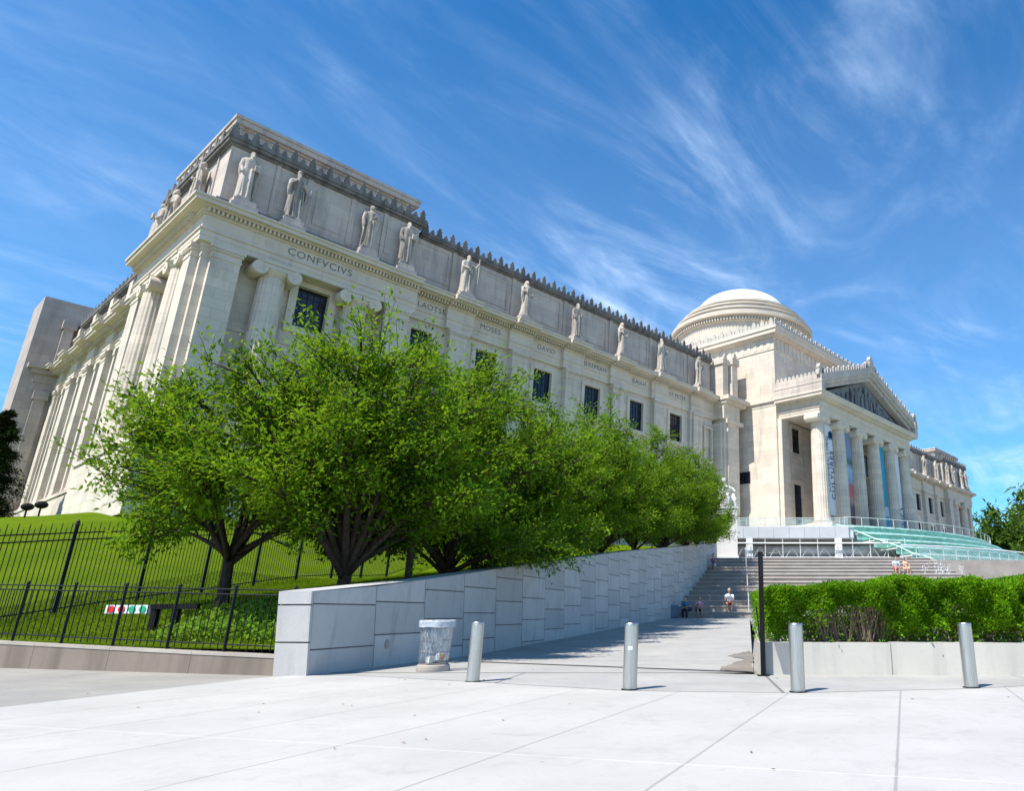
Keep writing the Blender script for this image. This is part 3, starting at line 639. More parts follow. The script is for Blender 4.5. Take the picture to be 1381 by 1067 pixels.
# ------------------------------------------------------------------ statues
def statue_mesh(kind, seed):
    rnd = random.Random(seed); mb = MB(); n = 40; H = 1.0
    prof = [(0, .15, .12), (.04, .145, .12), (.15, .13, .105), (.3, .122, .10), (.45, .118, .095), (.55, .112, .09), (.62, .108, .083), (.70, .116, .085), (.77, .126, .085), (.815, .125, .078), (.84, .07, .055), (.855, .042, .042), (.88, .04, .04)]
    vs = []; ph = [rnd.uniform(0, 6.28) for _ in range(4)]
    for z, rx, ry in prof:
        k = max(0, 1 - z/.72)
        for i in range(n):
            a = 2*math.pi*i/n
            f = 1 + k*(.14*math.sin(7*a+ph[0]+z*2) + .09*math.sin(13*a+ph[1]-z*3)) + .03*math.sin(5*a+ph[2])*(z < .8)
            lean = .03*math.sin(z*3.2)*(1 if kind % 2 else -1)
            vs.append((rx*f*math.cos(a)+lean*(z < .85), ry*f*math.sin(a), z))
    m = len(prof); fs = [(i*n+k, i*n+(k+1) % n, (i+1)*n+(k+1) % n, (i+1)*n+k) for i in range(m-1) for k in range(n)] + [tuple(range(n-1, -1, -1)), tuple(range((m-1)*n, m*n))]
    mb.add(vs, fs)
    mb.ell((0, -.01, .925), (.047, .056, .068)); mb.ell((0, -.062, .915), (.012, .016, .02)); 
    if kind in (0, 2, 4): mb.ell((0, -.055, .865), (.035, .035, .06))           # beard
    if kind in (1, 3): mb.ell((0, .015, .93), (.058, .055, .07)); mb.tube([(0, .03, .92), (0, .045, .82), (0, .06, .70)], [.06, .08, .09], 8)    # veil
    if kind == 4: mb.lathe([(.05, .96), (.055, 1.0), (.03, 1.04)], (0, 0, 0), 14)
    arms = {0: ([(.118, 0, .785), (.148, -.03, .65), (.07, -.12, .62)], [(-.118, 0, .785), (-.15, -.01, .64), (-.13, -.08, .52)]),
            1: ([(.118, 0, .785), (.148, -.04, .66), (.04, -.12, .70)], [(-.118, 0, .785), (-.15, 0, .63), (-.13, -.05, .49)]),
            2: ([(.118, 0, .785), (.21, -.04, .70), (.24, -.10, .80)], [(-.118, 0, .785), (-.15, -.03, .64), (-.05, -.125, .61)]),
            3: ([(.118, 0, .785), (.15, -.03, .64), (.12, -.11, .58)], [(-.118, 0, .785), (-.15, -.04, .65), (-.03, -.125, .67)]),
            4: ([(.118, 0, .785), (.20, 0, .66), (.23, -.07, .55)], [(-.118, 0, .785), (-.155, -.05, .66), (-.08, -.12, .74)])}[kind]
    for A in arms:
        mb.tube(A, [.05, .045, .03], 8); mb.ell(A[2], (.028, .028, .035), 8, 6)
        mb.tube([A[1], (A[1][0]*.98, A[1][1]+.01, A[1][2]-.10), (A[1][0]*.85, .0, A[1][2]-.26)], [.042, .036, .014], 7)       # hanging sleeve
    if kind == 0: mb.box(.03, .13, -.17, -.13, .56, .68)
    if kind == 2: mb.tube([(.245, -.11, .95), (.245, -.11, .02)], .014, 6)
    if kind == 3: mb.box(-.09, .03, -.165, -.13, .60, .72)
    if kind == 4: mb.tube([(.235, -.07, .70), (.235, -.07, .0)], .016, 6)
    for i in range(7):                                                            # drapery folds
        a = rnd.uniform(-2.9, -.2); x = .14*math.cos(a); y = .11*math.sin(a); mb.tube([(x*.85, y*.9, .62), (x*.98, y*1.02, .35), (x*1.12, y*1.12, .02)], [.014, .02, .022], 5)
    mb.box(-.155, .155, -.13, .13, -.03, .02)
    return evaluated(mb, 'statue_figure', .008, 1)
ST_MESH = [statue_mesh(k, 11+k) for k in range(5)]
for me in ST_MESH: me.materials.append(M['statue'])
def statue(name, T, s, n, z, H, k, rz, label, group):
    x, y, z = T(s, n, z); o = bpy.data.objects.new(name, ST_MESH[k]); COL.objects.link(o)
    o.location = (x, y, z+.03*H); o.scale = (H*.92, H*.92, H*.97); o.rotation_euler = (0, 0, rz)
    return tag(o, label, 'statue', group)
G1 = 'robed stone statues along the museum cornice'
lab = ['robed stone statue at the left end of the attic, nearest the corner of the museum', 'bearded stone statue second from the museum corner, above the word CONFVCIVS', 'stone statue third from the museum corner, above the right end of CONFVCIVS', 'stone statue beside the end of the raised roof slab, fourth from the corner',
       'stone statue with raised staff above the left half of MOSES, fifth from the corner', 'stone statue above the pilaster between MOSES and DAVID', 'stone statue above the pilaster between DAVID and JEREMIAH', 'stone statue above the pilaster between JEREMIAH and ISAIAH', 'stone statue above the pilaster right of ISAIAH', 'last stone statue of the left wing, nearest the domed central block']
kinds = (0, 4, 1, 0, 2, 3, 0, 3, 4, 1)
for i, s in enumerate(ST_P + PILS):
    pav = i < 4
    statue('statue', Tf, s, -.25 if pav else -.45, 28.45 if pav else 28.1, 4.15 if pav else 4.0, kinds[i], 0, lab[i], G1)
labl = ['stone statue on the left side front of the museum, nearest the corner', 'middle stone statue on the left side front of the museum', 'farthest stone statue on the left side front of the museum']
for i, s in enumerate((16.75, 22.4, 25.6)): statue('statue', Tl, s, -.25, 28.45, 4.15, (2, 0, 3)[i], -math.pi/2, labl[i], 'stone statues on the side front')
labr = ['far right wing statue standing closest to the right corner of the museum', 'second statue from the far right corner of the museum', 'third statue from the far right corner of the museum', 'fourth statue from the far right corner, beside the far raised roof slab', 'fifth statue from the far right corner, left of the far roof slab', 'statue of the far right wing just right of the portico', '', '', '', '']
for i, s in enumerate(ST_P + PILS):
    if i > 5: break                 # the others stand behind the portico
    pav = i < 4; statue('statue', Tr, s, -.25 if pav else -.45, 28.45 if pav else 28.1, 4.15 if pav else 4.0, kinds[(i*3) % 10], 0, labr[i], 'statues of the far right wing')
# pediment figures (relief, part of the building)
rel = MB()
def add_me(mb, me, M4):
    o = len(mb.v); mb.v += [tuple(M4 @ v.co) for v in me.vertices]; mb.f += [tuple(i+o for i in p.vertices) for p in me.polygons]
rnd = random.Random(5)
for k in range(-8, 9):
    x = k*1.42; h = (5.0*(1-abs(x)/14.0)) * .86
    if h < .6: continue
    Mx = Matrix.Translation((XP+x, 40.45, zt0)) @ Matrix.Rotation(rnd.uniform(-.6, .6), 4, 'Z') @ Matrix.Rotation(-.02*k*(abs(k) > 3)*3, 4, 'Y') @ Matrix.Diagonal((max(h, 2.2), max(h, 2.2)*.8, h, 1))
    add_me(rel, ST_MESH[abs(k*3) % 5], Mx)
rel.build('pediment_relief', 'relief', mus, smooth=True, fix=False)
# seated group on the pedestal beside the steps
ped = thing('statue_pedestal', 'tall white marble pedestal at the top of the stairs left of the glass pavilion', 'pedestal', UD(1.55, 67.2, 5.7))
def udbox(mb, u0, u1, d0, d1, z0, z1):
    return mb.prism([tuple(UD(u, d).xy) for u, d in ((u0, d0), (u1, d0), (u1, d1), (u0, d1))], z0, z1)
b = MB(); udbox(b, 1.55, 3.45, 66.3, 69.2, 5.6, 10.45); b.build('pedestal_block', 'white_marble', ped)
b = MB(); udbox(b, 1.45, 3.55, 66.2, 69.3, 5.6, 6.05); udbox(b, 1.45, 3.55, 66.2, 69.3, 10.45, 10.62); b.build('pedestal_moulding', 'white_marble', ped)
sg = MB(); Ts = lambda x, y, z: UD(2.3 + x, 67.6 + y, 10.62 + z); sg.T = Ts
sg.box(-.7, .7, -.3, .9, 0, 1.15)
sg.tube([(0, .2, 1.1), (0, .15, 1.6), (0, .1, 2.1), (0, .08, 2.35)], [.48, .42, .46, .2], 14); sg.tube([(0, .08, 2.3), (0, .06, 2.5)], .14, 10); sg.ell((0, .02, 2.72), (.19, .22, .26)); sg.ell((0, .1, 2.8), (.22, .2, .2))
for sx in (-1, 1):
    sg.tube([(sx*.28, .15, 1.15), (sx*.34, -.55, 1.2), (sx*.30, -.62, .65), (sx*.30, -.7, .02)], [.28, .24, .2, .17], 10); sg.ell((sx*.3, -.82, .08), (.13, .25, .1))
sg.tube([(-.45, .1, 2.1), (-.62, -.1, 1.6), (-.4, -.5, 1.4)], [.15, .13, .1], 8); sg.tube([(.45, .1, 2.1), (.85, .0, 1.9), (1.0, -.1, 1.7)], [.15, .13, .1], 8); sg.ell((1.02, -.12, 1.65), (.12, .12, .14)); sg.ell((-.38, -.55, 1.38), (.12, .12, .1))
sg.tube([(0, -.55, 1.15), (0, -.75, .6), (0, -.8, .1)], [.25, .3, .36], 10)
sg.tube([(1.0, .35, .0), (1.0, .3, .9), (.95, .28, 1.5)], [.3, .28, .2], 10); sg.ell((.95, .25, 1.75), (.16, .17, .2))
me = evaluated(sg, 'seated_statue', .045, 3); o = mesh_obj('seated_statue', me, 'white_marble'); tag(o, 'seated white marble statue with a small companion figure on the tall pedestal', 'statue')

# ------------------------------------------------------------------ ground
def ramp_z(D): return .0292*max(0., D-18.8)
W0, W1 = Vector((5.88, 13.07)), Vector((52.24, 39.37)); WD = (W1-W0).normalized(); WN = Vector((-WD.y, WD.x))    # retaining wall line, WN towards the lawn
WL = (W1-W0).length
K0, K1 = Vector((3.06, 19.97)), Vector((5.65, 13.70)); KD = (K1-K0).normalized()                                # front of the low kerb wall
WTOP = [(0, 1.37), (1.8, 1.52), (3.6, 1.71), (5.4, 1.92), (7.3, 2.15), (9.1, 2.36), (12.6, 2.78), (21.8, 3.80), (32, 4.84), (52.8, 6.98), (60, 7.5)]
def interp(tab, x):
    if x <= tab[0][0]: return tab[0][1]
    for (a, b), (c, d) in zip(tab, tab[1:]):
        if x <= c: return b + (d-b)*(x-a)/(c-a)
    return tab[-1][1]
g = MB(); g.add([(-400, -300, -.02), (700, -300, -.02), (700, 600, -.02), (-400, 600, -.02)], [(0, 1, 2, 3)]); struct(g.build('ground', 'sidewalk', fix=False))
# street side pavement left of the slab, the pale slab itself and the band with the bollards
SEAM = [(1.6, 11.28), (5.19, 13.25), (5.75, 13.30), (6.38, 12.44), (6.91, 9.90), (7.45, 7.12), (8.61, 5.20), (10.6, 3.60), (11.49, 3.10), (13.5, 2.2), (20, .2), (30, -2)]
g = MB(); g.add([(x, y, .004) for x, y in [(-20, -30), (40, -30), (30, -2)] + SEAM[::-1][1:] + [(-1.6, 9.36), (-20, -2)]], [tuple(range(2 + 1 + len(SEAM)-1 + 2))]); struct(g.build('plaza_paving', 'paving', fix=True))
bandp = [(x, y) for x, y in SEAM[2:]] + [(30, 14), tuple(UD(14, 12.9).xy), tuple(UD(1.25, 12.9).xy), tuple(UD(.95, 12.95).xy), (9.0, 13.2), (8.6, 14.6)] 
g = MB(); g.add([(x, y, .0) for x, y in bandp], [tuple(range(len(bandp)))]); struct(g.build('bollard_band', 'band', fix=True))
dk = MB()
for a, b in zip(SEAM[2:], SEAM[3:]):
    a_, b_ = Vector(a), Vector(b); nn = (b_-a_).normalized(); nn = Vector((-nn.y, nn.x))*.012; dk.add([(*(a_-nn), .008), (*(b_-nn), .008), (*(b_+nn), .008), (*(a_+nn), .008)], [(0, 1, 2, 3)])
struct(dk.build('paving_seam', 'drain', fix=True))
# ramp up to the steps
rp = MB(); nD = 40
uR = lambda D: .92 + (D-12.95)*(2.98-.92)/(44.6-12.95)
vs = []; fs = []
for i in range(nD+1):
    D = 13.3 + (44.8-13.3)*i/nD
    for j in range(9):
        uL = -6.6 + (D-12.7)*.1545 - .5
        vs.append(UD(uL + (uR(D)-uL)*j/8, D, .006 + ramp_z(D)))
for i in range(nD):
    for j in range(8): fs.append((i*9+j, i*9+j+1, (i+1)*9+j+1, (i+1)*9+j))
rp.add(vs, fs); struct(rp.build('ramp', 'ramp', smooth=True))
g = MB()
a_, b_ = UD(-4.9, 16.2, .014), UD(1.0, 13.28, .014)
dv = (b_-a_).normalized(); nv = Vector((-dv.y, dv.x, 0))*.07; g.add([a_-nv, b_-nv, b_+nv, a_+nv], [(0, 1, 2, 3)]); struct(g.build('drain_slot', 'drain', fix=True))
st = [(.93, 13.5), (.45, 13.6), (.35, 13.9), (.38, 14.3), (.45, 14.8), (.62, 15.3), (.72, 15.9), (.95, 16.6), (1.0, 17.2), (.82, 17.7), (.7, 18.3), (.85, 19.0), (1.15, 19.6), (1.3, 20.0), (1.33, 19.0), (1.2, 17.0)]
r_ = random.Random(6); st2 = []
for (a_, b_), (c_, e_) in zip(st, st[1:] + st[:1]):
    for q in range(5):
        f = q/5; out_ = b_ + (e_-b_)*f; st2.append((a_ + (c_-a_)*f + r_.gauss(0, .018), out_ + r_.gauss(0, .07)))
st = st2
g = MB(); g.add([UD(u, d, .012 + ramp_z(d)+.004) for u, d in st], [tuple(range(len(st)))]); struct(g.build('damp_patch', 'stain_or_shadow', fix=True))
# side court right of the ramp, behind the planter
g = MB(); g.add([UD(1.4, 16, .003), UD(60, 16, .003), UD(60, 44.8, .75), UD(2.98, 44.8, .75)], [(0, 1, 2, 3)]); struct(g.build('court', 'ramp', fix=True))
# broad steps
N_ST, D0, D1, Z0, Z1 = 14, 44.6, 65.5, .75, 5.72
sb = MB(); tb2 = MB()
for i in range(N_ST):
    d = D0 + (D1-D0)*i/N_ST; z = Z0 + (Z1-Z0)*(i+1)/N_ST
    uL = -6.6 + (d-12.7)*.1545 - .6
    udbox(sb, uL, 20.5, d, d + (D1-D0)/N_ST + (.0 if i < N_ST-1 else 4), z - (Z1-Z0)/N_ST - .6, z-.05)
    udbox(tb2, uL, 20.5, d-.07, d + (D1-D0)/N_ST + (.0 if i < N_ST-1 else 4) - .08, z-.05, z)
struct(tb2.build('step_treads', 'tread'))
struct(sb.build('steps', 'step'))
g = MB(); g.prism([tuple(UD(u, d).xy) for u, d in ((-4, 66.5), (60, 66.5), (60, 100), (-4, 100))], 3, 5.70); struct(g.build('upper_terrace', 'step'))
# lawn and bank
def rbf(P, Z):
    P = np.array(P, float); Z = np.array(Z, float)
    K = lambda A, B: np.sqrt(((A[:, None]-B[None])**2).sum(2) + 4.)
    n = len(P); A = np.zeros((n+3, n+3)); A[:n, :n] = K(P, P); A[:n, n] = 1; A[:n, n+1:] = P; A[n, :n] = 1; A[n+1:, :n] = P.T
    A[:n, :n] += np.eye(n)*.25*-1
    c = np.linalg.solve(A, np.concatenate([Z, np.zeros(3)]))
    return lambda Q: K(np.asarray(Q, float), P) @ c[:n] + c[n] + np.asarray(Q, float) @ c[n+1:]
cp = []; 
for t in np.linspace(-60, -.3, 26): p = K1 + KD*t; cp.append((*p, .25 - .0245*t if t > -9 else .47))
cp = [(x, y, min(z, .52)) for x, y, z in cp]
for t in (.6, 1.3, 2.2, 3.2, 4.5, 6, 9, 12, 16, 20, 25, 30, 36, 42, 48, 56): p = W0 + WD*t + WN*.9; cp.append((*p, .5 + (interp(WTOP, t)-.62)*min(1, max(0, (t-.6)/3.4))))
cp += [(4.54, 24.9, .95), (9.67, 28.7, 1.75), (18.96, 35.3, 2.65), (6.3, 19.5, 1.0), (12.5, 46, 5.6), (11.3, 57, 7.1), (12.4, 80, 8.85), (12.7, 97, 10.0), (20, 49, 6.3), (30, 50, 7.0), (45, 50, 7.3), (60, 50, 7.5), (7, 45, 4.6), (5, 60, 5.8), (0, 80, 6.5), (0, 45, 3.0), (8, 34, 2.6), (16, 42, 4.6), (26, 42, 5.0), (40, 44, 6.2), (9, 110, 10), (-20, 100, 5)]
zf = rbf([c[:2] for c in cp], [c[2] for c in cp])
front = [K1 + KD*t for t in np.linspace(-70, -.0, 60)] + [W0 + WN*.6 + WD*t for t in np.linspace(.5, 58, 60)]
front = [Vector(p) + (Vector((.22, .09)) if i < 60 else Vector((0, 0))) for i, p in enumerate(front)]
back = []
for i in range(120):
    f = i/119
    back.append(Vector((-40 + 54*min(1, f/.5), 130 - 20*min(1, f/.5))) if f < .5 else (Vector((14, 110 - (f-.5)/.15*58)) if f < .65 else Vector((14 + (f-.65)/.35*50, 52))))
NV = 46; pts = []
for i in range(120):
    for j in range(NV): t = (j/(NV-1))**1.5; p = front[i]*(1-t) + back[i]*t; pts.append((p.x, p.y))
zs = zf(pts); rng_ = np.random.default_rng(3)
g = MB(); g.add([(x, y, z) for (x, y), z in zip(pts, zs)], [(i*NV+j, (i+1)*NV+j, (i+1)*NV+j+1, i*NV+j+1) for i in range(119) for j in range(NV-1)])
lawn = g.build('lawn', 'lawn', smooth=True); struct(lawn)

# ------------------------------------------------------------------ retaining wall
rw = thing('retaining_wall', 'long rising retaining wall of pale granite blocks beside the ramp', 'retaining wall', (W0.x, W0.y, 0))
TH = .62; PW = 1.83
core = MB(); blk = MB(); cope = MB()
def wpt(t, n): p = W0 + WD*t + WN*n; return (p.x, p.y)
SHEAR = .15        # the joints and the end stand square to the sloping top, not plumb
def wquad(mb, t0, t1, n0, n1, za0, za1, zb0, zb1):
    q = ((t0, n0), (t1, n0), (t1, n1), (t0, n1)); lo = (za0, za1, za1, za0); hi = (zb0, zb1, zb1, zb0)
    vs = [(*wpt(t - SHEAR*z, n), z) for (t, n), z in zip(q, lo)] + [(*wpt(t - SHEAR*z, n), z) for (t, n), z in zip(q, hi)]
    return mb.add(vs, [(3, 2, 1, 0), (4, 5, 6, 7), (0, 1, 5, 4), (1, 2, 6, 5), (2, 3, 7, 6), (3, 0, 4, 7)])
def basez(t): return ramp_z(12.72 + t*.989) - .12
t0 = 0.; rnd = random.Random(2); row = 0
while t0 < 54:
    t1 = min(t0 + PW, 54.2); gp = .012
    ta, tb = interp(WTOP, t0), interp(WTOP, t1); tm = (ta+tb)/2
    wquad(core, t0, t1, .03, TH-.02, basez(t0), basez(t1), ta-.05, tb-.05)
    # horizontal bed joints, falling slightly with each panel
    z = basez(t0); lev = [z]; top = min(ta, tb); zc = top - (.21 if row % 2 == 0 else .30)
    cuts = []; q = zc
    while q > z + .22: cuts.append(q); q -= .62 if row else .75
    lev = [z] + cuts[::-1]
    for k, l in enumerate(lev):
        hi = lev[k+1] if k+1 < len(lev) else None
        if hi is not None: wquad(blk, t0+gp, t1-gp, 0 + rnd.uniform(0, .004), .3, l+(gp if k else 0), l+(gp if k else 0)-(.0), hi-gp, hi-gp-.0)
        else: wquad(blk, t0+gp, t1-gp, 0 + rnd.uniform(0, .004), .3, l+gp, l+gp, ta-.012, tb-.012)
    t0 = t1; row += 1
core.build('wall_core', 'joint', rw); blk.build('granite_blocks', 'wall_block', rw)
t0 = 0.
while t0 < 54:
    t1 = min(t0+PW*2, 54.2); wquad(cope, t0+.004, t1-.004, .301, TH, interp(WTOP, t0)-.25, interp(WTOP, t1)-.25, interp(WTOP, t0), interp(WTOP, t1)); wquad(cope, t0+.004, t1-.004, .002, .301, interp(WTOP, t0)-.011, interp(WTOP, t1)-.011, interp(WTOP, t0), interp(WTOP, t1)); t0 = t1
cope.build('coping', 'wall_block', rw)
e = MB(); 
for z0, z1 in ((-.02, .52), (.545, 1.13), (1.155, 1.365)): wquad(e, -.06, -.002, 0, TH, z0, z0, z1, z1)
e.build('end_stones', 'wall_block', rw)
e = MB(lambda x, y, z: (W0.x + WD.x*(2.2+x) + WN.x*y, W0.y + WD.y*(2.2+x) + WN.y*y, .42+z)); ring = [(.075*math.cos(a), .085*math.sin(a)) for a in [2*math.pi*k/20 for k in range(20)]]
e.plate(ring, -.02, .01); e.plate([(x*.55, z*.55) for x, z in ring], -.035, -.02); e.build('drain_cover', 'kerb', rw)
# ------------------------------------------------------------------ low kerb wall and low fence
kw = thing('kerb_wall', 'low brownish granite kerb wall under the front railing', 'low wall', (K0.x, K0.y, 0))
KN = Vector((-KD.y, KD.x)); KN = KN if KN.x > 0 else -KN
def kpt(t, n): p = K1 + KD*t + KN*n; return (p.x, p.y)
b = MB(); cpk = MB(); kz = lambda t: .30 + (-t)*.0245 if t > -9 else .52
t0 = -40.
while t0 < -.01:
    t1 = min(t0+2.0, -.0) if t0 < -2.01 else .0
    t1 = t1 + (.42 if t1 > -.01 else 0); b.prism([kpt(t0+.004, 0), kpt(t1-.004, 0), kpt(t1-.004, .42), kpt(t0+.004, .42)], [-.05]*4, [kz(q_)-.05 for q_ in (t0, min(t1, 0), min(t1, 0), t0)]); cpk.prism([kpt(t0+.004, -.012), kpt(t1-.004, -.012), kpt(t1-.004, .42), kpt(t0+.004, .42)], [kz(q_)-.049 for q_ in (t0, min(t1, 0), min(t1, 0), t0)], [kz(q_) for q_ in (t0, min(t1, 0), min(t1, 0), t0)]); t0 = t1
b.build('granite_kerb', 'kerb_face', kw); cpk.build('coping', 'kerb', kw)
lf = thing('low_railing', 'low black iron railing on the brownish kerb wall', 'fence', (K0.x+.2, K0.y, .45))
FA, FB = Vector((3.17, 20.26)), Vector((5.27, 15.18)); FD = (FB-FA).normalized()
def lfp(t): p = FA + FD*t; return p
spc = (FB-FA).length/4; zl = lambda t: .47 - .024*max(-3., t)
posts = [spc*k for k in range(-4, 6)]
for t in posts:
    p = lfp(t); b = MB(); b.box(p.x-.022, p.x+.022, p.y-.022, p.y+.022, zl(t)-.15, zl(t)+1.13); b.lathe([(.034, 0), (.034, .02), (.012, .05)], (p.x, p.y, zl(t)+1.13), 8); b.build('post', 'iron', lf)
ra = MB()
for a, c in zip(posts, posts[1:]):
    pa, pb = lfp(a), lfp(c)
    for h in (.13, 1.0, 1.09): ra.tube([(pa.x, pa.y, zl(a)+h), (pb.x, pb.y, zl(c)+h)], .013, 4)
ra.build('rail', 'iron', lf)
for a, c in zip(posts, posts[1:]):
    b = MB()
    for k in range(1, 8):
        t = a + (c-a)*k/8; p = lfp(t); b.tube([(p.x, p.y, zl(t)+.04), (p.x, p.y, zl(t)+1.0)], .0095, 4)
    b.build('picket_panel', 'iron', lf)
# ------------------------------------------------------------------ tall fence
tf = thing('tall_fence', 'tall black iron picket fence crossing the lawn behind the trees', 'fence', (4.54, 24.9, .9))
TA, TB = Vector((4.54, 24.9)), Vector((18.96, 35.35)); TDv = (TB-TA).normalized(); sp_ = (TB-TA).length/7
tpos = [sp_*k for k in range(-3, 17)]
def tfp(t): p = TA + TDv*t; return (p.x, p.y, float(zf([(p.x, p.y)])[0]))
FHt = 2.22
for a in tpos:
    x, y, z = tfp(a); b = MB(); b.box(x-.038, x+.038, y-.038, y+.038, z-.1, z+FHt+.08); b.lathe([(.06, 0), (.06, .03), (.035, .05), (.05, .09), (.01, .15)], (x, y, z+FHt+.08), 8); b.build('post', 'iron', tf)
ra = MB()
for a, c in zip(tpos, tpos[1:]):
    xa, ya, za = tfp(a); xb, yb, zb = tfp(c)
    for h in (.16, FHt-.30, FHt-.12): ra.tube([(xa, ya, za+h), (xb, yb, zb+h)], .018, 4)
    b = MB(); n_ = 18
    for k in range(1, n_):
        f = k/n_; x, y, z = xa+(xb-xa)*f, ya+(yb-ya)*f, za+(zb-za)*f; b.tube([(x, y, z+.06), (x, y, z+FHt+(.10 if k % 2 else -.02)), (x, y, z+FHt+(.17 if k % 2 else .05))], [.0105, .0105, .002], 4)
    b.build('picket_panel', 'iron', tf)
ra.build('rail', 'iron', tf)

# ------------------------------------------------------------------ bollards, pole, bin
G = 'steel bollards along the pavement seam'
bl = [((6.96, 9.97), 'steel bollard leftmost of the four, in front of the granite retaining wall'), ((7.60, 7.25), 'steel bollard with a small pale sticker, standing in front of the ramp'), ((8.77, 5.27), 'steel bollard just right of the black pole, in front of the planter end'), ((10.80, 3.65), 'rightmost steel bollard in front of the concrete planter')]
b0 = thing('bollard', bl[0][1], 'bollard', (*bl[0][0], 0), G)
bx_, by_ = bl[0][0]
b = MB(); b.lathe([(.098, 0), (.098, .83), (.094, .834), (.094, .842), (.098, .846), (.098, .862), (.09, .872), (.03, .876)], (bx_, by_, 0), 40); b.build('post', 'steel', b0, angle=40)
b = MB(); b.lathe([(.118, .0), (.118, .008), (.10, .012)], (bx_, by_, .004), 40); b.build('base_ring', 'iron', b0, angle=40)
for p, l in bl[1:]:
    c = copy_tree(b0); c.location = (*p, 0); c['label'] = l
    if 'sticker' in l:
        s = MB(); q = []; 
        for i in range(5):
            a = math.atan2(-p[1], -p[0]) + (i-2)*.16 - .1; q.append((p[0]+.0995*math.cos(a), p[1]+.0995*math.sin(a)))
        for i in range(4): s.add([(*q[i], .52), (*q[i+1], .52), (*q[i+1], .565), (*q[i], .565)], [(0, 1, 2, 3)])
        ORG[c.name] = (*p, 0); s.build('sticker', 'obj_white', c)
pp = UD(1.06, 12.72); po = thing('black_pole', 'slim black square pole at the corner of the concrete planter', 'pole', (pp.x, pp.y, 0))
b = MB(); udbox(b, 1.022, 1.102, 12.68, 12.76, 0, 2.04); b.build('shaft', 'black', po)
b = MB(); udbox(b, .96, 1.16, 12.62, 12.82, 0, .012); b.build('base_plate', 'black', po)
b = MB(); udbox(b, 1.045, 1.104, 12.676, 12.70, 1.62, 2.0); b.build('light_slot', 'window_frame' if False else 'iron', po)
s = MB(); s.tube([UD(1.10, 13.3, .05), UD(1.02, 13.05, .85), UD(.985, 12.97, 1.12)], .012, 6); tag(s.build('thin_stake', 'black'), 'thin black stake leaning beside the black pole', 'stake')
# litter basket with clear liner
cx_, cy_ = 7.72, 12.30
tb = thing('litter_bin', 'wire litter bin with a folded clear plastic liner in front of the retaining wall', 'litter bin', (cx_, cy_, 0))
b = MB(); b.lathe([(.285, 0), (.295, .02), (.285, .10), (.27, .115), (.1, .115)], (cx_, cy_, .006), 36); b.build('base_ring', 'kerb', tb, angle=35)
b = MB()
for k in range(26):
    a = 2*math.pi*k/26; b.tube([(cx_+.255*math.cos(a), cy_+.255*math.sin(a), .12), (cx_+.295*math.cos(a), cy_+.295*math.sin(a), .86)], .003, 4)
for z in (.14, .34, .54, .74, .86):
    r = .255 + .04*(z-.12)/.74; b.tube([(cx_+r*math.cos(a), cy_+r*math.sin(a), z) for a in [2*math.pi*k/30 for k in range(31)]], .0045, 4)
b.build('wire_basket', 'bin_wire', tb)
def crumple(prof, seed, amp):
    r_ = random.Random(seed); m = MB(); n = 60; ph = [r_.uniform(0, 6.3) for _ in range(6)]; vs = []
    for i, (r, z) in enumerate(prof):
        for k in range(n):
            a = 2*math.pi*k/n; rr = r + amp*(math.sin(5*a+ph[0]+z*7)*.5 + math.sin(11*a+ph[1]-z*9)*.35 + math.sin(19*a+ph[2]+z*23)*.3); vs.append((cx_+rr*math.cos(a), cy_+rr*math.sin(a), z + amp*.5*math.sin(7*a+ph[3])))
    m.add(vs, [(i*n+k, i*n+(k+1) % n, (i+1)*n+(k+1) % n, (i+1)*n+k) for i in range(len(prof)-1) for k in range(n)]); return m
ln = crumple([(.20, .15), (.245, .2), (.25, .3), (.255, .45), (.265, .6), (.275, .75), (.285, .86)], 3, .012).build('liner', 'liner', tb, smooth=True)
crumple([(.285, .86), (.305, .885), (.322, .87), (.326, .84), (.318, .79), (.325, .765)], 4, .009).build('liner_fold', 'fold', tb, smooth=True)
b = MB(); b.tube([(cx_-.05, cy_-.18, .19), (cx_-.02, cy_-.17, .31)], [.035, .045], 12); b.box(cx_-.20, cx_-.08, cy_-.16, cy_-.05, .16, .26); b.ell((cx_+.1, cy_-.02, .24), (.09, .08, .07)); b.build('paper_litter', 'litter', tb)
b = MB(); b.ell((cx_+.03, cy_-.19, .26), (.05, .045, .055)); b.build('orange_litter', 'orange', tb, smooth=True)
b = MB(); b.box(cx_-.16, cx_+.02, cy_-.13, cy_+.05, .14, .18); b.build('dark_litter', 'litter_red', tb)
# fallen leaves on the paving
r_ = random.Random(9)
fl = MB()
for k in range(46):
    t = r_.random()
    if k < 12: x, y = 6.9+r_.gauss(.25, .12), 9.9+r_.gauss(0, .12)
    else: x, y = r_.uniform(2.5, 13), r_.uniform(2.2, 12.4)
    a = r_.uniform(0, 6.3); l = r_.uniform(.012, .03); z = .012
    fl.add([(x+l*math.cos(a), y+l*math.sin(a), z), (x-l*.4*math.sin(a), y+l*.4*math.cos(a), z+.006), (x-l*math.cos(a), y-l*math.sin(a), z), (x+l*.4*math.sin(a), y-l*.4*math.cos(a), z+.004)], [(0, 1, 2, 3)])
tag(fl.build('fallen_leaves', 'dry_leaf', fix=False), 'dry fallen leaves scattered on the pale paving', kind='stuff')
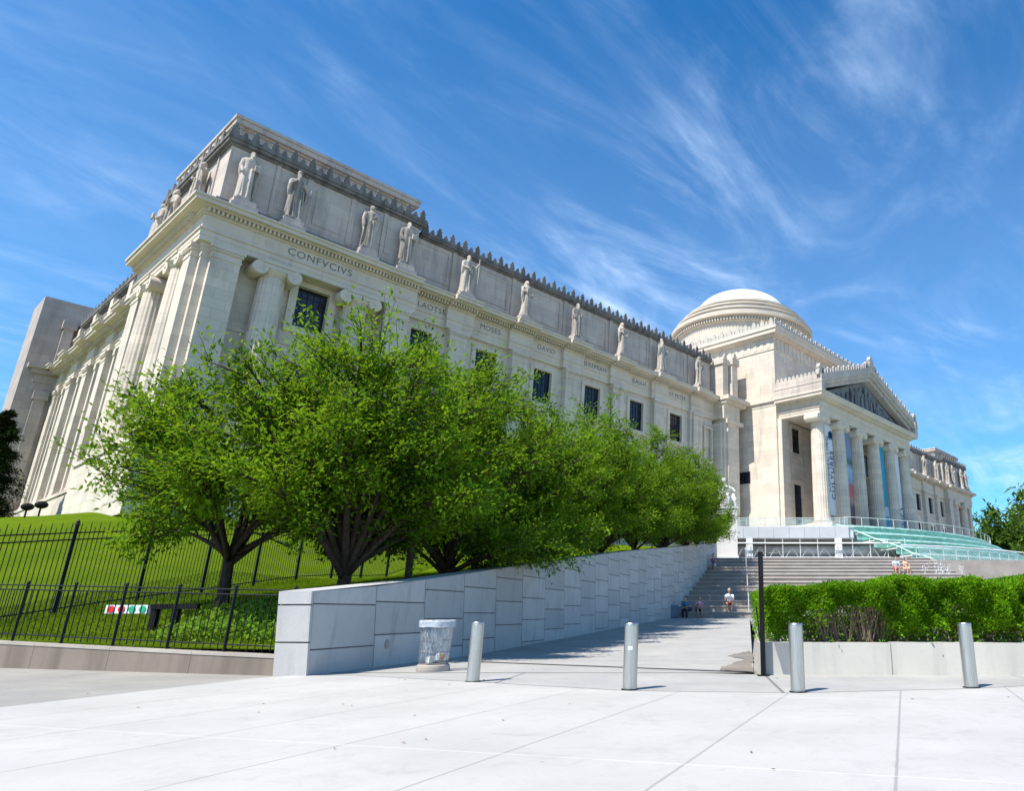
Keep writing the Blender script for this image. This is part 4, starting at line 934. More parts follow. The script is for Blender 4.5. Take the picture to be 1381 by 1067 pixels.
# board with coloured discs on a black frame, inside the low railing
sf = thing('sign_frame', 'black two-legged frame holding a board of red and green discs, inside the low railing', 'sign frame', tuple(UD(-11.4, 15.4, .5)))
for u in (-11.42, -10.98):
    b = MB(); b.prism([tuple(UD(u+a, 15.4+c).xy) for a, c in ((-.065, -.05), (.065, -.05), (.065, .05), (-.065, .05))], .35, 1.1); b.build('leg', 'black', sf)
b = MB(); b.prism([tuple(UD(a, c).xy) for a, c in ((-11.5, 15.33), (-10.55, 15.33), (-10.55, 15.47), (-11.5, 15.47))], 1.09, 1.19); b.build('beam', 'black', sf)
b = MB(); b.prism([tuple(UD(a, c).xy) for a, c in ((-12.45, 15.36), (-11.55, 15.36), (-11.5, 15.44), (-12.4, 15.44))], 1.0, 1.17); bo = b.build('board', 'obj_white', sf)
for k, m in enumerate(('obj_red', 'obj_red', 'obj_green', 'obj_green')):
    u = -12.33 + k*.22; b = MB(); q = [UD(u+.07*math.cos(a), 15.345, 1.085+.07*math.sin(a)) for a in [2*math.pi*j/18 for j in range(18)]]; b2 = [UD(u+.07*math.cos(a), 15.362, 1.085+.07*math.sin(a)) for a in [2*math.pi*j/18 for j in range(18)]]
    b.add(q + b2, [tuple(range(18))] + [(j, 18+j, 18+(j+1) % 18, (j+1) % 18) for j in range(18)]); b.build('disc', m, bo)

# ------------------------------------------------------------------ foliage
def leaves_mesh(name, C, Dv, size, rng, droop=.35, width=.46, spread=.12, mat='leaf', tint=None, fold=.25):
    """C cluster points (n,3), Dv outward directions; one folded two-triangle leaf per point"""
    n = len(C); C = C + rng.normal(0, spread, (n, 3))
    d = Dv + rng.normal(0, .55, (n, 3)); d[:, 2] -= droop; d /= np.linalg.norm(d, axis=1)[:, None]
    up = np.tile([0, 0, 1.], (n, 1)) + rng.normal(0, .45, (n, 3)); sd_ = np.cross(d, up); sd_ /= np.linalg.norm(sd_, axis=1)[:, None]; nn = np.cross(sd_, d)
    L = size*rng.uniform(.7, 1.3, n)[:, None]; W = L*width*.5
    mid = C + d*L*.45
    V = np.stack([C, mid + sd_*W + nn*W*fold, C + d*L - nn*L*.08, mid - sd_*W + nn*W*fold], 1).reshape(-1, 3)
    me = bpy.data.meshes.new(name); me.vertices.add(4*n); me.vertices.foreach_set('co', V.astype(np.float32).ravel())
    idx = np.arange(n)[:, None]*4; F = np.concatenate([idx + [0, 1, 2], idx + [0, 2, 3]], 1).reshape(-1)
    me.loops.add(6*n); me.polygons.add(2*n); me.loops.foreach_set('vertex_index', F.astype(np.int32)); me.polygons.foreach_set('loop_start', np.arange(2*n, dtype=np.int32)*3)
    try: me.polygons.foreach_set('loop_total', np.full(2*n, 3, np.int32))
    except Exception: pass
    cl_ = np.sin(C[:, 0]*2.9+1)+np.sin(C[:, 1]*3.3+2)+np.sin(C[:, 2]*3.7)+.8*np.sin(C[:, 0]*7.1-C[:, 2]*6.3)
    tv = np.clip(.44 + .15*cl_ + rng.normal(0, .20, n), 0, 1)
    at = me.attributes.new('tint', 'FLOAT', 'POINT'); at.data.foreach_set('value', np.repeat(tv, 4).astype(np.float32))
    me.update(calc_edges=True); me.materials.append(M[mat]); return me
def bez(a, b, c, n): return [a*(1-t)**2 + b*2*t*(1-t) + c*t*t for t in np.linspace(0, 1, n)]
def tree_meshes(seed, H, Rr, trunk_h, tr, n_limb=10, n_br=7, n_tw=5, leaf=.12, per=9, low=.30, multi=False, flat=1.0, shoots=24, mat='leaf', top_w=.45):
    rng = np.random.default_rng(seed); mb = MB(); C = []; Dd = []
    base = np.array([0, 0, 0.]); fork = np.array([rng.normal(0, .06), rng.normal(0, .06), trunk_h])
    mb.tube([(0, 0, -.3), (0, 0, 0), tuple(fork*.55), tuple(fork)], [tr*1.5, tr*1.25, tr, tr*.92], 10)
    ends = []
    for i in range(n_limb):
        az = 2*math.pi*(i + rng.uniform(-.3, .3))/n_limb*1.0 + (i % 2)*.4; f = rng.uniform(0, 1)**1.1 if i else 1.0
        zt = H*(low + (.97-low)*f); rad = Rr*(1 - .70*max(0, (zt/H-.45)/.55)**1.5)*rng.uniform(.60, 1.06)
        if zt > .8*H: rad *= top_w/.45*.8
        e = np.array([rad*math.cos(az), rad*math.sin(az), zt]); st_ = fork*rng.uniform(.55, 1.0) if multi else fork*rng.uniform(.8, 1)
        m = st_ + (e-st_)*.45 + np.array([math.cos(az), math.sin(az), 0])*Rr*.12*flat + np.array([0, 0, (.10 if f < .5 else -.02)*H])
        P = bez(st_, m, e, 9); r0 = tr*(.62 if f > .3 else .5); mb.tube([tuple(p) for p in P], [r0*(1-.86*k/8) for k in range(9)], 7)
        for j in range(n_br):
            t = rng.uniform(.28, 1.0); p = P[int(round(t*8))]; rd = p.copy(); rd[2] = 0; rd /= max(.2, np.linalg.norm(rd)); tang = (P[min(8, int(t*8)+1)] - P[max(0, int(t*8)-1)]); tang /= max(1e-6, np.linalg.norm(tang))
            dv_ = tang*.8 + rd*.35 + rng.normal(0, .55, 3); dv_[2] = dv_[2]*.65 + .22; dv_ /= np.linalg.norm(dv_); l = Rr*rng.uniform(.26, .46)
            q = p + dv_*l; q[2] = max(q[2], H*low*.72); B = bez(p, p + dv_*l*.5 + np.array([0, 0, .08*l]), q, 5); mb.tube([tuple(x) for x in B], [r0*.28*(1-.8*k/4)+.004 for k in range(5)], 5)
            for k in range(n_tw):
                s_ = B[rng.integers(1, 5)]; dw = dv_*.7 + rng.normal(0, .65, 3); dw[2] = dw[2]*.6 + .12; dw /= np.linalg.norm(dw); lw = Rr*rng.uniform(.12, .26)
                e2 = s_ + dw*lw; mb.tube([tuple(s_), tuple(s_ + dw*lw*.6 + [0, 0, .03]), tuple(e2)], [.009, .006, .003], 3, cap=False)
                for t2 in np.linspace(.15, 1.05, per): C.append(s_ + dw*lw*t2); Dd.append(dw)
    for i in range(shoots):                       # long upright and outward shoots that break the outline
        az = rng.uniform(0, 2*math.pi); f = rng.uniform(.25, 1); zt = H*(low + (.9-low)*f); rad = Rr*(1 - .6*max(0, (zt/H-.45)/.55)**1.3)*.85
        p = np.array([rad*math.cos(az), rad*math.sin(az), zt]); dw = np.array([math.cos(az)*.7, math.sin(az)*.7, rng.uniform(.0, .95)]) + rng.normal(0, .2, 3); dw /= np.linalg.norm(dw); lw = rng.uniform(.35, 1.15)*Rr/2.6
        q = p*.55 + np.array([0, 0, zt*.35]); mb.tube([tuple(p*.7+np.array([0, 0, zt*.25])), tuple(p), tuple(p + dw*lw)], [.014, .009, .003], 4)
        for t2 in np.linspace(-.3, 1.05, int(per*2.4)): C.append(p + dw*lw*t2); Dd.append(dw)
    C = np.array(C); Dd = np.array(Dd)
    lm = leaves_mesh('crown', C, Dd, leaf, rng, droop=.08, spread=.085*Rr/2.6, mat=mat)
    return lm, mb.mesh('trunk', smooth=True)
TK = [tree_meshes(21, 5.5, 3.0, 1.25, .12, 17, 12, 9, .13, 18, .31, False, 1.2, 80),
      tree_meshes(33, 6.9, 2.7, .7, .15, 26, 13, 9, .13, 17, .21, True, 1.0, 90),
      tree_meshes(45, 6.9, 2.7, .9, .13, 22, 12, 8, .145, 14, .15, True, 1.0, 70),
      tree_meshes(57, 6.9, 2.8, 1.0, .13, 22, 12, 8, .145, 14, .15, True, 1.0, 70)]
for lm, tm in TK: tm.materials.append(M['bark'])
GT = 'cherry trees behind the granite retaining wall'
def tree(k, x, y, s, rz, label, z=None, sz=1.0, group=GT):
    z = float(zf([(x, y)])[0]) - (.03 if x < 9 else .55) if z is None else z
    sz = sz*(.98 if x < 9 else 1.0)
    r = thing('cherry_tree', label, 'tree', (x, y, z), group, rz, local=True); r.scale = (s, s, s*sz)
    a = bpy.data.objects.new('crown', TK[k][0]); COL.objects.link(a); a.parent = r
    b = bpy.data.objects.new('trunk', TK[k][1]); COL.objects.link(b); b.parent = r
    return r
p = UD(-11.1, 17.0); tree(0, p.x, p.y, 1.02, .4, 'leftmost cherry tree, low and spreading, with its bare trunk behind the low railing', sz=1.08)
tree(1, 7.9, 16.6, 1.0, 1.1, 'tall fork-trunked cherry tree just behind the low end of the granite wall', sz=1.02)
tree(2, 11.4, 18.0, .95, 2.0, 'third cherry tree from the left, behind the sixth panel of the granite wall', sz=1.0)
tree(3, 14.9, 19.9, .95, .3, 'fourth cherry tree from the left along the granite wall')
tree(1, 18.6, 22.0, .98, 3.4, 'fifth cherry tree from the left along the granite wall')
tree(2, 23.5, 24.6, 1.04, 4.2, 'sixth cherry tree from the left, half way along the granite wall')
tree(3, 28.9, 27.6, 1.06, 5.0, 'seventh cherry tree from the left along the granite wall')
tree(1, 34.9, 30.8, 1.08, 5.9, 'third cherry tree from the right end of the granite wall')
tree(2, 40.7, 33.7, 1.08, .9, 'second cherry tree from the right end of the granite wall')
tree(3, 45.9, 36.7, 1.08, 2.6, 'rightmost cherry tree, nearest the white pedestal and the stairs')
# two slim trunks between the cherry trees (young trees whose tops are lost in the crowns)
ys = tree_meshes(71, 4.6, 1.3, 2.2, .075, 6, 5, 4, .12, 6, .5, False, 1.0, 6)
ys[1].materials.append(M['bark'])
for x, y, l in ((9.38, 16.45, 'slim young tree trunk standing between the second and third cherry trees'), (12.75, 18.75, 'slim young tree trunk beside the round dark bush')):
    z = float(zf([(x, y)])[0]); r = thing('young_tree', l, 'young tree', (x, y, z), None, 1.0, local=True)
    for nm, me in (('crown', ys[0]), ('trunk', ys[1])): o = bpy.data.objects.new(nm, me); COL.objects.link(o); o.parent = r
# bush by the wall
rng = np.random.default_rng(8); n = 2600; v = rng.normal(0, 1, (n, 3)); v /= np.linalg.norm(v, axis=1)[:, None]; rr = rng.uniform(.6, 1, (n, 1))**.4
C = v*rr*np.array([.42, .42, .6]) + [13.5, 19.35, float(zf([(13.5, 19.35)])[0])+.5]
o = bpy.data.objects.new('bush', leaves_mesh('bush', C, v, .09, rng, mat='dark_leaf')); COL.objects.link(o); tag(o, 'small rounded dark bush behind the granite wall between two trunks', 'bush')
# dark conifer at the left edge
def conifer(seed, H, Rr):
    rng = np.random.default_rng(seed); mb = MB(); mb.tube([(0, 0, -.3), (0, 0, H*.97)], [.22, .03], 8); C = []; Dd = []
    for i in range(150):
        z = H*(.06 + .92*(i/150)**.9); az = rng.uniform(0, 6.28); l = Rr*(1-z/H)**.7*rng.uniform(.65, 1.15)+.12; d = np.array([math.cos(az), math.sin(az), rng.uniform(-.15, .15)]); e = np.array([0, 0, z]) + d*l
        mb.tube([(0, 0, z), tuple(e)], [.03, .008], 4)
        m = int(150 + 160*l)
        for t in rng.uniform(.1, 1.05, m): C.append(np.array([0, 0, z]) + d*l*t + [0, 0, -.18*t*t*l] + rng.normal(0, .05+.09*l*t, 3)); Dd.append(d)
    return leaves_mesh('crown', np.array(C), np.array(Dd), .20, rng, mat='dark_leaf', width=.4, spread=.05), mb.mesh('trunk', smooth=True)
cm = conifer(4, 9.2, 2.3); cm[1].materials.append(M['bark'])
r = thing('conifer', 'dark evergreen tree cut by the left edge of the view, before the side front', 'tree', (8.4, 81.0, float(zf([(8.4, 81)])[0])), None, 0, local=True)
for nm, me in (('crown', cm[0]), ('trunk', cm[1])): o = bpy.data.objects.new(nm, me); COL.objects.link(o); o.parent = r
# wood behind the right end of the museum
wk = [tree_meshes(s_, 15, 6.3, 3.0, .32, 17, 9, 6, .85, 8, .12, False, 1.0, 24, 'far_leaf', .6) for s_ in (91, 92)]
for lm, tm in wk: tm.materials.append(M['bark'])
rr_ = random.Random(4); k = 0
lw = ['tall green tree right behind the far right corner of the museum', 'tall green tree second from the museum corner at the far right', 'broad green tree at the right edge of the view beyond the glass pavilion', 'green tree of the far right wood, in front of the tallest one', 'tallest green tree of the far right wood', 'green tree partly hidden behind the others of the far right wood', 'low green tree of the far right wood beside the glass canopy']
for (u, D, s_), l in zip(((78, 190, 1.42), (85, 186, 1.50), (92.5, 186, 1.70), (83, 172, 1.15), (104, 212, 2.15), (90, 208, 1.75), (88, 172, 1.25)), lw):
    p = UD(u, D); r = thing('broadleaf_tree', l, 'tree', (p.x, p.y, 4.0), 'trees of the wood beyond the museum', rr_.uniform(0, 6), local=True); r.scale = (s_, s_, s_)
    for nm, me in zip(('crown', 'trunk'), wk[k % 2]): o = bpy.data.objects.new(nm, me); COL.objects.link(o); o.parent = r
    k += 1
# planter and hedge
pl_ = thing('planter', 'long pale board-marked concrete planter under the clipped hedge', 'planter', tuple(UD(1.2, 12.85)))
def pz(u): return .0 + .012*max(0, u-1.2)
b = MB(); u0 = 1.0
cuts = [1.0, 3.28, 5.6, 7.9, 10.2]
for a, c in zip(cuts, cuts[1:]): b.prism([tuple(UD(u, d).xy) for u, d in ((a+.006, 12.85), (c-.006, 12.85), (c-.006, 13.15), (a+.006, 13.15))], -.02, [.53, .515, .515, .53])
b.prism([tuple(UD(u, d).xy) for u, d in ((1.0, 13.156), (1.28, 13.156), (2.2, 21), (1.9, 21))], -.02, .53)
b.prism([tuple(UD(u, d).xy) for u, d in ((1.9, 15.3), (10.2, 15.3), (10.2, 15.55), (1.9, 15.55))], -.02, .95)
b.build('planter_wall', 'planter', pl_)
b = MB(); b.add([UD(u_, 12.845, z_) for u_, z_ in ((1.27, .525), (1.30, .40), (1.36, .2), (1.41, .02), (1.75, .02), (1.75, .525))], [tuple(range(6))]); b.build('stain_or_shadow', mat_concrete('painted_shadow', (.17, .18, .19), (.24, .25, .26)), pl_, fix=False)  # cast shadow painted as a thin grey sheet on the planter face
b = MB(); b.prism([tuple(UD(u, d).xy) for u, d in ((1.3, 13.16), (10.2, 13.16), (10.2, 15.29), (1.6, 15.29))], .02, .47); b.build('soil', 'soil', pl_)
hd = thing('hedge', 'long clipped bright green hedge growing in the concrete planter', 'hedge', tuple(UD(3, 14, .47)))
rng = np.random.default_rng(12); n = 200000
u = rng.uniform(1.05, 10.2, n); a = rng.uniform(0, 1, n); top = 1.50 + .020*(u-1.2) + .05*np.sin(u*2.1) + .04*np.sin(u*5.3+1)
top = np.where(u < 1.9, top - (1.9-u)*.22, top)
d = np.empty(n); z = np.empty(n); dirs = np.zeros((n, 3))
m1 = a < .40; d[m1] = 13.02 + rng.exponential(.10, m1.sum()); z[m1] = rng.uniform(.55, 1.0, m1.sum())*0 + .50 + (top[m1]-.50)*rng.uniform(0, 1, m1.sum())**.75
m2 = (a >= .40) & (a < .70); d[m2] = rng.uniform(13.0, 15.2, m2.sum()); z[m2] = top[m2] - rng.exponential(.05, m2.sum())
m3 = a >= .70; d[m3] = rng.uniform(13.3, 15.0, m3.sum()); z[m3] = .52 + (top[m3]-.52)*rng.uniform(0, 1, m3.sum())
d = d + .15*np.sin(u*3.7+z*4) + .09*np.sin(u*8.1-z*6) + .06*np.sin(u*15+z*13) - .18*np.clip((z-.8)/.7, 0, 1)*(a < .42)
keep = np.ones(n, bool)
def gap(uc, zc, ru, rz, pr): 
    global keep
    k = (((u-uc)/ru)**2 + ((z-zc)/rz)**2 < 1) & (z < zc+rz) & (d < 14.0); keep &= ~(k & (rng.uniform(0, 1, n) < pr))
gap(2.75, .78, .55, .36, .96); gap(2.05, .80, .3, .28, .9); gap(1.75, .62, .16, .2, .8); gap(5.9, .62, .9, .16, .8); gap(4.3, .6, .5, .16, .85); gap(7.2, .62, .8, .2, .75); gap(9.2, .7, .5, .25, .75); gap(3.5, .6, .25, .2, .6)
keep &= ~((z < .70 + .12*np.sin(u*2.9)) & (rng.uniform(0, 1, n) < .5)); keep &= ~((np.sin(u*6.3+1)*np.sin(z*8+u*2) > .55) & (a < .42) & (rng.uniform(0, 1, n) < .7))
u, d, z, a, top = u[keep], d[keep], z[keep], a[keep], top[keep]
fh_, rt_ = np.array(FH), np.array(RT); C = u[:, None]*rt_ + d[:, None]*fh_; C[:, 2] = z
dirs = -fh_[None]*np.where(a < .42, .8, .1)[:, None] + np.array([0, 0, 1.])[None]*np.where(a < .42, .35, .9)[:, None]
om = leaves_mesh('foliage', C, dirs, .052, rng, droop=0, width=.6, spread=.02, mat='hedge'); o = bpy.data.objects.new('foliage', om); COL.objects.link(o); o.parent = hd
org = hd.location; o.location = (-org.x, -org.y, -org.z)
STEM = mat_plain('hedge_stem', (.22, .16, .11), .9, 0, .3, 10); r_ = random.Random(3)
for k in range(70):
    u_ = r_.uniform(1.3, 10) if k > 26 else r_.uniform(2.2, 3.3); d_ = r_.uniform(13.3, 14.6) if k > 26 else r_.uniform(13.25, 13.6)
    sm_ = MB()
    for j in range(4):
        du, dd = r_.uniform(-.28, .28), r_.uniform(-.2, .2); sm_.tube([UD(u_, d_, .45), UD(u_+du*.4, d_+dd*.4, .75), UD(u_+du, d_+dd, 1.12)], [.012, .009, .004], 4)
    sm_.build('stem', STEM, hd)
# lawn grass blades, ground cover
rng = np.random.default_rng(31); n = 90000
uu = rng.uniform(-19.5, -6.2, n); dd_ = rng.uniform(13.4, 30, n)**1.0; P = uu[:, None]*rt_ + dd_[:, None]*fh_
side = (P[:, 0]-K1.x)*KN.x + (P[:, 1]-K1.y)*KN.y; sw = (P[:, 0]-W0.x)*WN.x + (P[:, 1]-W0.y)*WN.y
ok = (side > .45) & ((sw > .8)); P = P[ok]; P[:, 2] = zf(P[:, :2]) + .005; n = len(P)
gm = leaves_mesh('grass', P, np.tile([0, 0, 1.6], (n, 1)), .085, rng, droop=0, width=.14, spread=.0, mat='grass'); o = bpy.data.objects.new('grass', gm); COL.objects.link(o); tag(o, 'mown green grass blades of the sloping lawn', 'grass', kind='stuff')
n = 3200; uu = rng.uniform(-10.75, -6.9, n); dd_ = rng.uniform(13.6, 16.6, n); P = uu[:, None]*rt_ + dd_[:, None]*fh_
side = (P[:, 0]-K1.x)*KN.x + (P[:, 1]-K1.y)*KN.y; sw = (P[:, 0]-W0.x)*WN.x + (P[:, 1]-W0.y)*WN.y; ok = (side > .5) & (sw > .75); P = P[ok]; P[:, 2] = zf(P[:, :2]) + rng.uniform(.03, .22, len(P))
gm = leaves_mesh('ground_cover', P, np.tile([0, 0, .3], (len(P), 1)), .11, rng, droop=0, width=.7, spread=.02, mat='cover'); o = bpy.data.objects.new('ground_cover', gm); COL.objects.link(o); tag(o, 'leafy green ground cover behind the low railing', 'ground cover', kind='stuff')
# floodlights on the crest of the lawn
for i, (x, y, l) in enumerate(((8.56, 61.7, 'left one of two dark floodlights on the crest of the lawn'), (8.9, 59.7, 'right one of two dark floodlights on the crest of the lawn'))):
    z = float(zf([(x, y)])[0]); f = thing('floodlight', l, 'floodlight', (x, y, z), 'floodlights on the lawn crest')
    b = MB(); b.tube([(x, y, z-.1), (x, y, z+.55)], .05, 8); b.build('post', 'black', f)
    b = MB(); b.ell((x, y, z+.72), (.34, .26, .24), 14, 8); b.tube([(x-.3, y, z+.72), (x+.3, y, z+.72)], .08, 8); b.build('lamp_housing', 'black', f)
# handrail of the stairs
hr = thing('handrail', 'slim steel handrail dividing the broad steps', 'handrail', tuple(UD(2.95, 44.6, .75)))
def hp(f, h): return UD(2.95 + 1.15*f, 44.7 + 20.6*f, .75 + 5.0*f + h)
b = MB(); b.tube([hp(0, .05), hp(0, 1.0), hp(1, 1.0), hp(1, .05)], .028, 6); b.build('rail', 'grey_metal', hr); b = MB(); b.tube([hp(0, .55), hp(1, .55)], .02, 6); b.build('rail', 'grey_metal', hr)
for k in range(1, 8): b = MB(); b.tube([hp(k/8, -.2), hp(k/8, 1.0)], .024, 6); b.build('post', 'grey_metal', hr)

# ------------------------------------------------------------------ glass entrance pavilion
gp = thing('glass_pavilion', 'modern glass and steel entrance pavilion with stepped green glass canopy before the portico', 'pavilion', (65.8, 32.8, 5.7))
CG = Vector((90.0, 68.0))
def arc(r, a): return (CG.x + r*math.sin(a), CG.y - r*math.cos(a))
def ring(mb, r0, r1, z0, z1, a0, a1, n):
    for k in range(n):
        a, c = a0+(a1-a0)*k/n, a0+(a1-a0)*(k+1)/n; mb.prism([arc(r1, a), arc(r1, c), arc(r0, c), arc(r0, a)], z0, z1)
FA_, FB_ = Vector((58.6, 42.0)), Vector((65.8, 32.85)); fd = (FB_-FA_).normalized(); fn = Vector((fd.y, -fd.x)); fn = fn if fn.x < 0 else -fn
def fp(t, n): p = FA_ + fd*t + fn*n; return (p.x, p.y)
LF = (FB_-FA_).length
t0 = -.6
while t0 < LF-.05:
    t1 = min(t0+1.55, LF); b = MB(); b.prism([fp(t0+.012, 0), fp(t1-.012, 0), fp(t1-.012, -.25), fp(t0+.012, -.25)], 8.26, 9.37); b.build('fascia_panel', 'fascia', gp); t0 = t1
b = MB(); b.prism([fp(-3, -.26), fp(LF+.5, -.26), fp(LF+4, -14), fp(-3, -14)], 8.3, 9.3); b.prism([fp(-3, -.1), fp(LF+.6, -.1), fp(LF+.6, -.25), fp(-3, -.25)], 9.37, 9.43)
b.build('deck', 'grey_metal', gp)
b = MB(); b.prism([fp(-3, 1.2), fp(LF+8, 1.2), fp(LF+8, -2), fp(-3, -2)], 5.6, 6.15); b.build('terrace_edge', 'white_marble', gp)
b = MB(); b.prism([fp(-3, -5), fp(LF+12, -5), fp(LF+12, -5.3), fp(-3, -5.3)], 6.0, 8.3); b.build('back_wall', 'back_wall', gp)
b = MB()
b.tube([(*fp(-1, -3.2), 7.2), (*fp(LF+10, -3.2), 7.2)], .62, 20); b.build('duct', 'grey_metal', gp, smooth=True)
for t in (1.55, LF-1.1): b = MB(); b.prism([fp(t-.33, .05), fp(t+.33, .05), fp(t+.33, -.35), fp(t-.33, -.35)], 6.15, 8.26); b.build('column', 'white_paint', gp)
k = 0; t0 = -.4
while t0 < LF+6: b = MB(); b.tube([(*fp(t0, .45), 6.15), (*fp(t0, .45), 8.15)], .035, 6); b.build('mullion', 'white_paint', gp); t0 += 1.75; k += 1
b = MB(); b.tube([(*fp(-1.5, .5), 7.72), (*fp(LF+5, .5), 7.72)], .08, 8); b.build('rail', 'white_paint', gp); b = MB(); b.tube([(*fp(-1.5, .5), 6.35), (*fp(LF+6, .5), 6.35)], .04, 6); b.build('rail', 'white_paint', gp)
tt = 0.2; b = MB()
while tt < LF+5: b.tube([(*fp(tt, .3), 6.2), (*fp(tt+.72, .3), 7.35), (*fp(tt+1.44, .3), 6.2)], .028, 6); tt += 1.62
b.build('truss', 'grey_metal', gp)
b = MB(); t0 = -.6
while t0 < LF+.2: b.tube([(*fp(t0, -.12), 9.4), (*fp(t0, -.12), 10.3)], .03, 5); t0 += 1.9
b.tube([(*fp(-.6, -.12), 10.3), (*fp(LF, -.12), 10.3)], .03, 5)
b.build('roof_rail', 'grey_metal', gp)
b = MB(); b.prism([fp(-.6, -.11), fp(LF, -.11), fp(LF, -.13), fp(-.6, -.13)], 9.45, 10.22); b.build('roof_rail_glass', 'rail_glass', gp)
TI = [(36.0, 40.0, 9.9, -.60), (39.8, 41.6, 9.05, -.565), (41.4, 43.6, 8.2, -.55), (43.4, 46.0, 7.3, -.53), (45.8, 47.6, 6.5, -.52)]
A1 = .95
for i, (r0, r1, z, a0) in enumerate(TI):
    n_ = 44; b = MB(); ring(b, r0, r1, z-.06, z, a0, A1, n_); tr_ = b.build('glass_tier', 'green_glass', gp)
    b = MB(); ring(b, r1-.02, r1+.05, z-.14, z+.02, a0, A1, 60); b.build('tier_edge', 'green_edge', tr_)
    b = MB(); zlo = TI[i+1][2] if i+1 < len(TI) else 5.9
    ring(b, r1-.12, r1-.08, zlo+.03, z-.15, a0, A1, 60); b.build('glass_riser', 'green_glass', tr_)
    b = MB()
    for k in range(23):
        a = a0 + (A1-a0)*k/22; x0, y0 = arc(r0, a); x1, y1 = arc(r1, a); b.tube([(x0, y0, z-.22), (x1, y1, z-.22)], .07, 5)
    b.build('rafter', 'white_paint', tr_)
b = MB(); pts_ = [(*arc(r1, a0), z+.05) for r0, r1, z, a0 in TI]; b.tube([(*FB_, 9.4)] + pts_ + [(*arc(49.4, -.50), 5.9)], .05, 6); b.build('stringer', 'green_edge', gp)
b = MB(); ring(b, 46.5, 49.0, 5.45, 5.85, -.60, A1, 40); b.build('walkway', 'grey_metal', gp)
b = MB(); ring(b, 48.9, 49.02, 5.25, 5.86, -.60, A1, 60); b.build('walkway_edge', 'white_marble', gp)
b = MB(); b.tube([(*arc(48.7, -.56+(A1+.56)*k/60), 7.12) for k in range(61)], .075, 6); b.build('walkway_rail', 'white_paint', gp)
for k in range(46): x, y = arc(48.7, -.56+(A1+.56)*k/45); b = MB(); b.tube([(x, y, 5.85), (x, y, 7.1)], .035, 5); b.build('baluster', 'grey_metal', gp)
b = MB(); ring(b, 48.68, 48.71, 5.95, 6.95, -.52, A1, 60); b.build('walkway_glass', 'rail_glass', gp)
b = MB()
for k in range(14): x, y = arc(48.0, -.25+(A1+.25)*k/13); b.tube([(x, y, 1), (x, y, 5.45)], .12, 8)
b.build('walkway_post', 'grey_metal', gp)
b = MB(); ring(b, 45.0, 45.3, .5, 5.5, -.6, A1, 30); b.build('lower_wall', 'step', gp)
b = MB()
for k in range(30):
    a = -.58 + (A1+.58)*k/29; x, y = arc(40.2, a); b.tube([(x, y, 9.9), (x, y, 10.75)], .03, 5)
b.tube([(*arc(40.2, -.58+(A1+.58)*k/60), 10.75) for k in range(61)], .03, 5); b.build('canopy_rail', 'white_paint', gp)
# fountain jets right of the seated couple
r_ = random.Random(12); fo = MB()
for k in range(10):
    u_ = 17.2 + r_.uniform(0, 4.2); d_ = 57.6 + r_.uniform(-.8, .8); h = r_.uniform(.7, 1.7)
    for j in range(34):
        f = r_.random(); fo.ell(UD(u_ + r_.gauss(0, .05+.10*f), d_ + r_.gauss(0, .08), 3.4 + h*f), (.014, .014, .05*r_.uniform(.6, 2)), 5, 4)
tag(fo.build('fountain_spray', 'water', smooth=True), 'white spray of the fountain jets right of the seated couple', 'fountain', kind='stuff')

# ------------------------------------------------------------------ banners between the columns
def banner(k, label, base, name='banner', w=2.6, z0=12.6, z1=24.0):
    xc = XP - 13.15 + 5.26*k + 2.63; y = 41.15
    b = MB(); n_ = 12; vs = []; fs = []
    for j in range(n_+1):
        z = z0 + (z1-z0)*j/n_
        for i in range(9): vs.append((xc - w/2 + w*i/8, y + .05*math.sin(i*.8+j*.6)*(1-j/n_)*.8, z))
    fs = [(j*9+i, j*9+i+1, (j+1)*9+i+1, (j+1)*9+i) for j in range(n_) for i in range(8)]
    t_ = thing(name, label, 'banner', (xc, y, z0), 'tall banners hung between the portico columns')
    m = MB(); m.add(vs, fs); m.add([(a, c+.02, e) for a, c, e in vs], [f[::-1] for f in fs]); m.build('cloth', base, t_, smooth=True, fix=False)
    m = MB(); m.tube([(xc-w/2-.3, y+.01, z1+.06), (xc+w/2+.3, y+.01, z1+.06)], .06, 8); m.tube([(xc-w/2-.2, y+.01, z0-.06), (xc+w/2+.2, y+.01, z0-.06)], .05, 8); m.build('pole', 'grey_metal', t_)
    return t_, xc, y
def ban_text(t_, txt, x, y, z, size, mat, flip=-1):
    me = text_mesh(txt, size, .004); me.materials.append(M[mat]); o = bpy.data.objects.new('lettering', me); COL.objects.link(o); o.parent = t_
    l = t_.location; o.location = (x-l.x, y-l.y, z-l.z); o.rotation_euler = (math.pi/2, -math.pi/2, 0)
t_, xc, y = banner(0, 'white banner reading CONNECTING CULTURES in dark vertical letters, between the first two columns', 'ban_white')
ban_text(t_, 'CONNECTING', xc-.25, y-.07, 18.9, 1.0, 'ban_ink'); ban_text(t_, 'CULTURES', xc+.85, y-.07, 17.6, 1.2, 'ban_ink')
m = MB()
for dx, dz, r in ((0, 0, .42), (.25, -.3, .3), (-.25, -.32, .3), (.1, .32, .28), (.35, .12, .2), (-.3, .15, .22)): m.plate([(xc+.75+dx+r*math.cos(a), 22.8+dz+r*math.sin(a)) for a in [2*math.pi*q/14 for q in range(14)]], y-.075, y-.05+.001*dx)
m.build('emblem', 'ban_blue', t_)
t_, xc, y = banner(1, 'banner with a blue, pink and brown picture, between the second and third columns', 'ban_pic', z0=11.3)
t_, xc, y = banner(3, 'cyan banner with a white foot, between the fourth and fifth columns', 'ban_cyan', z0=11.3)
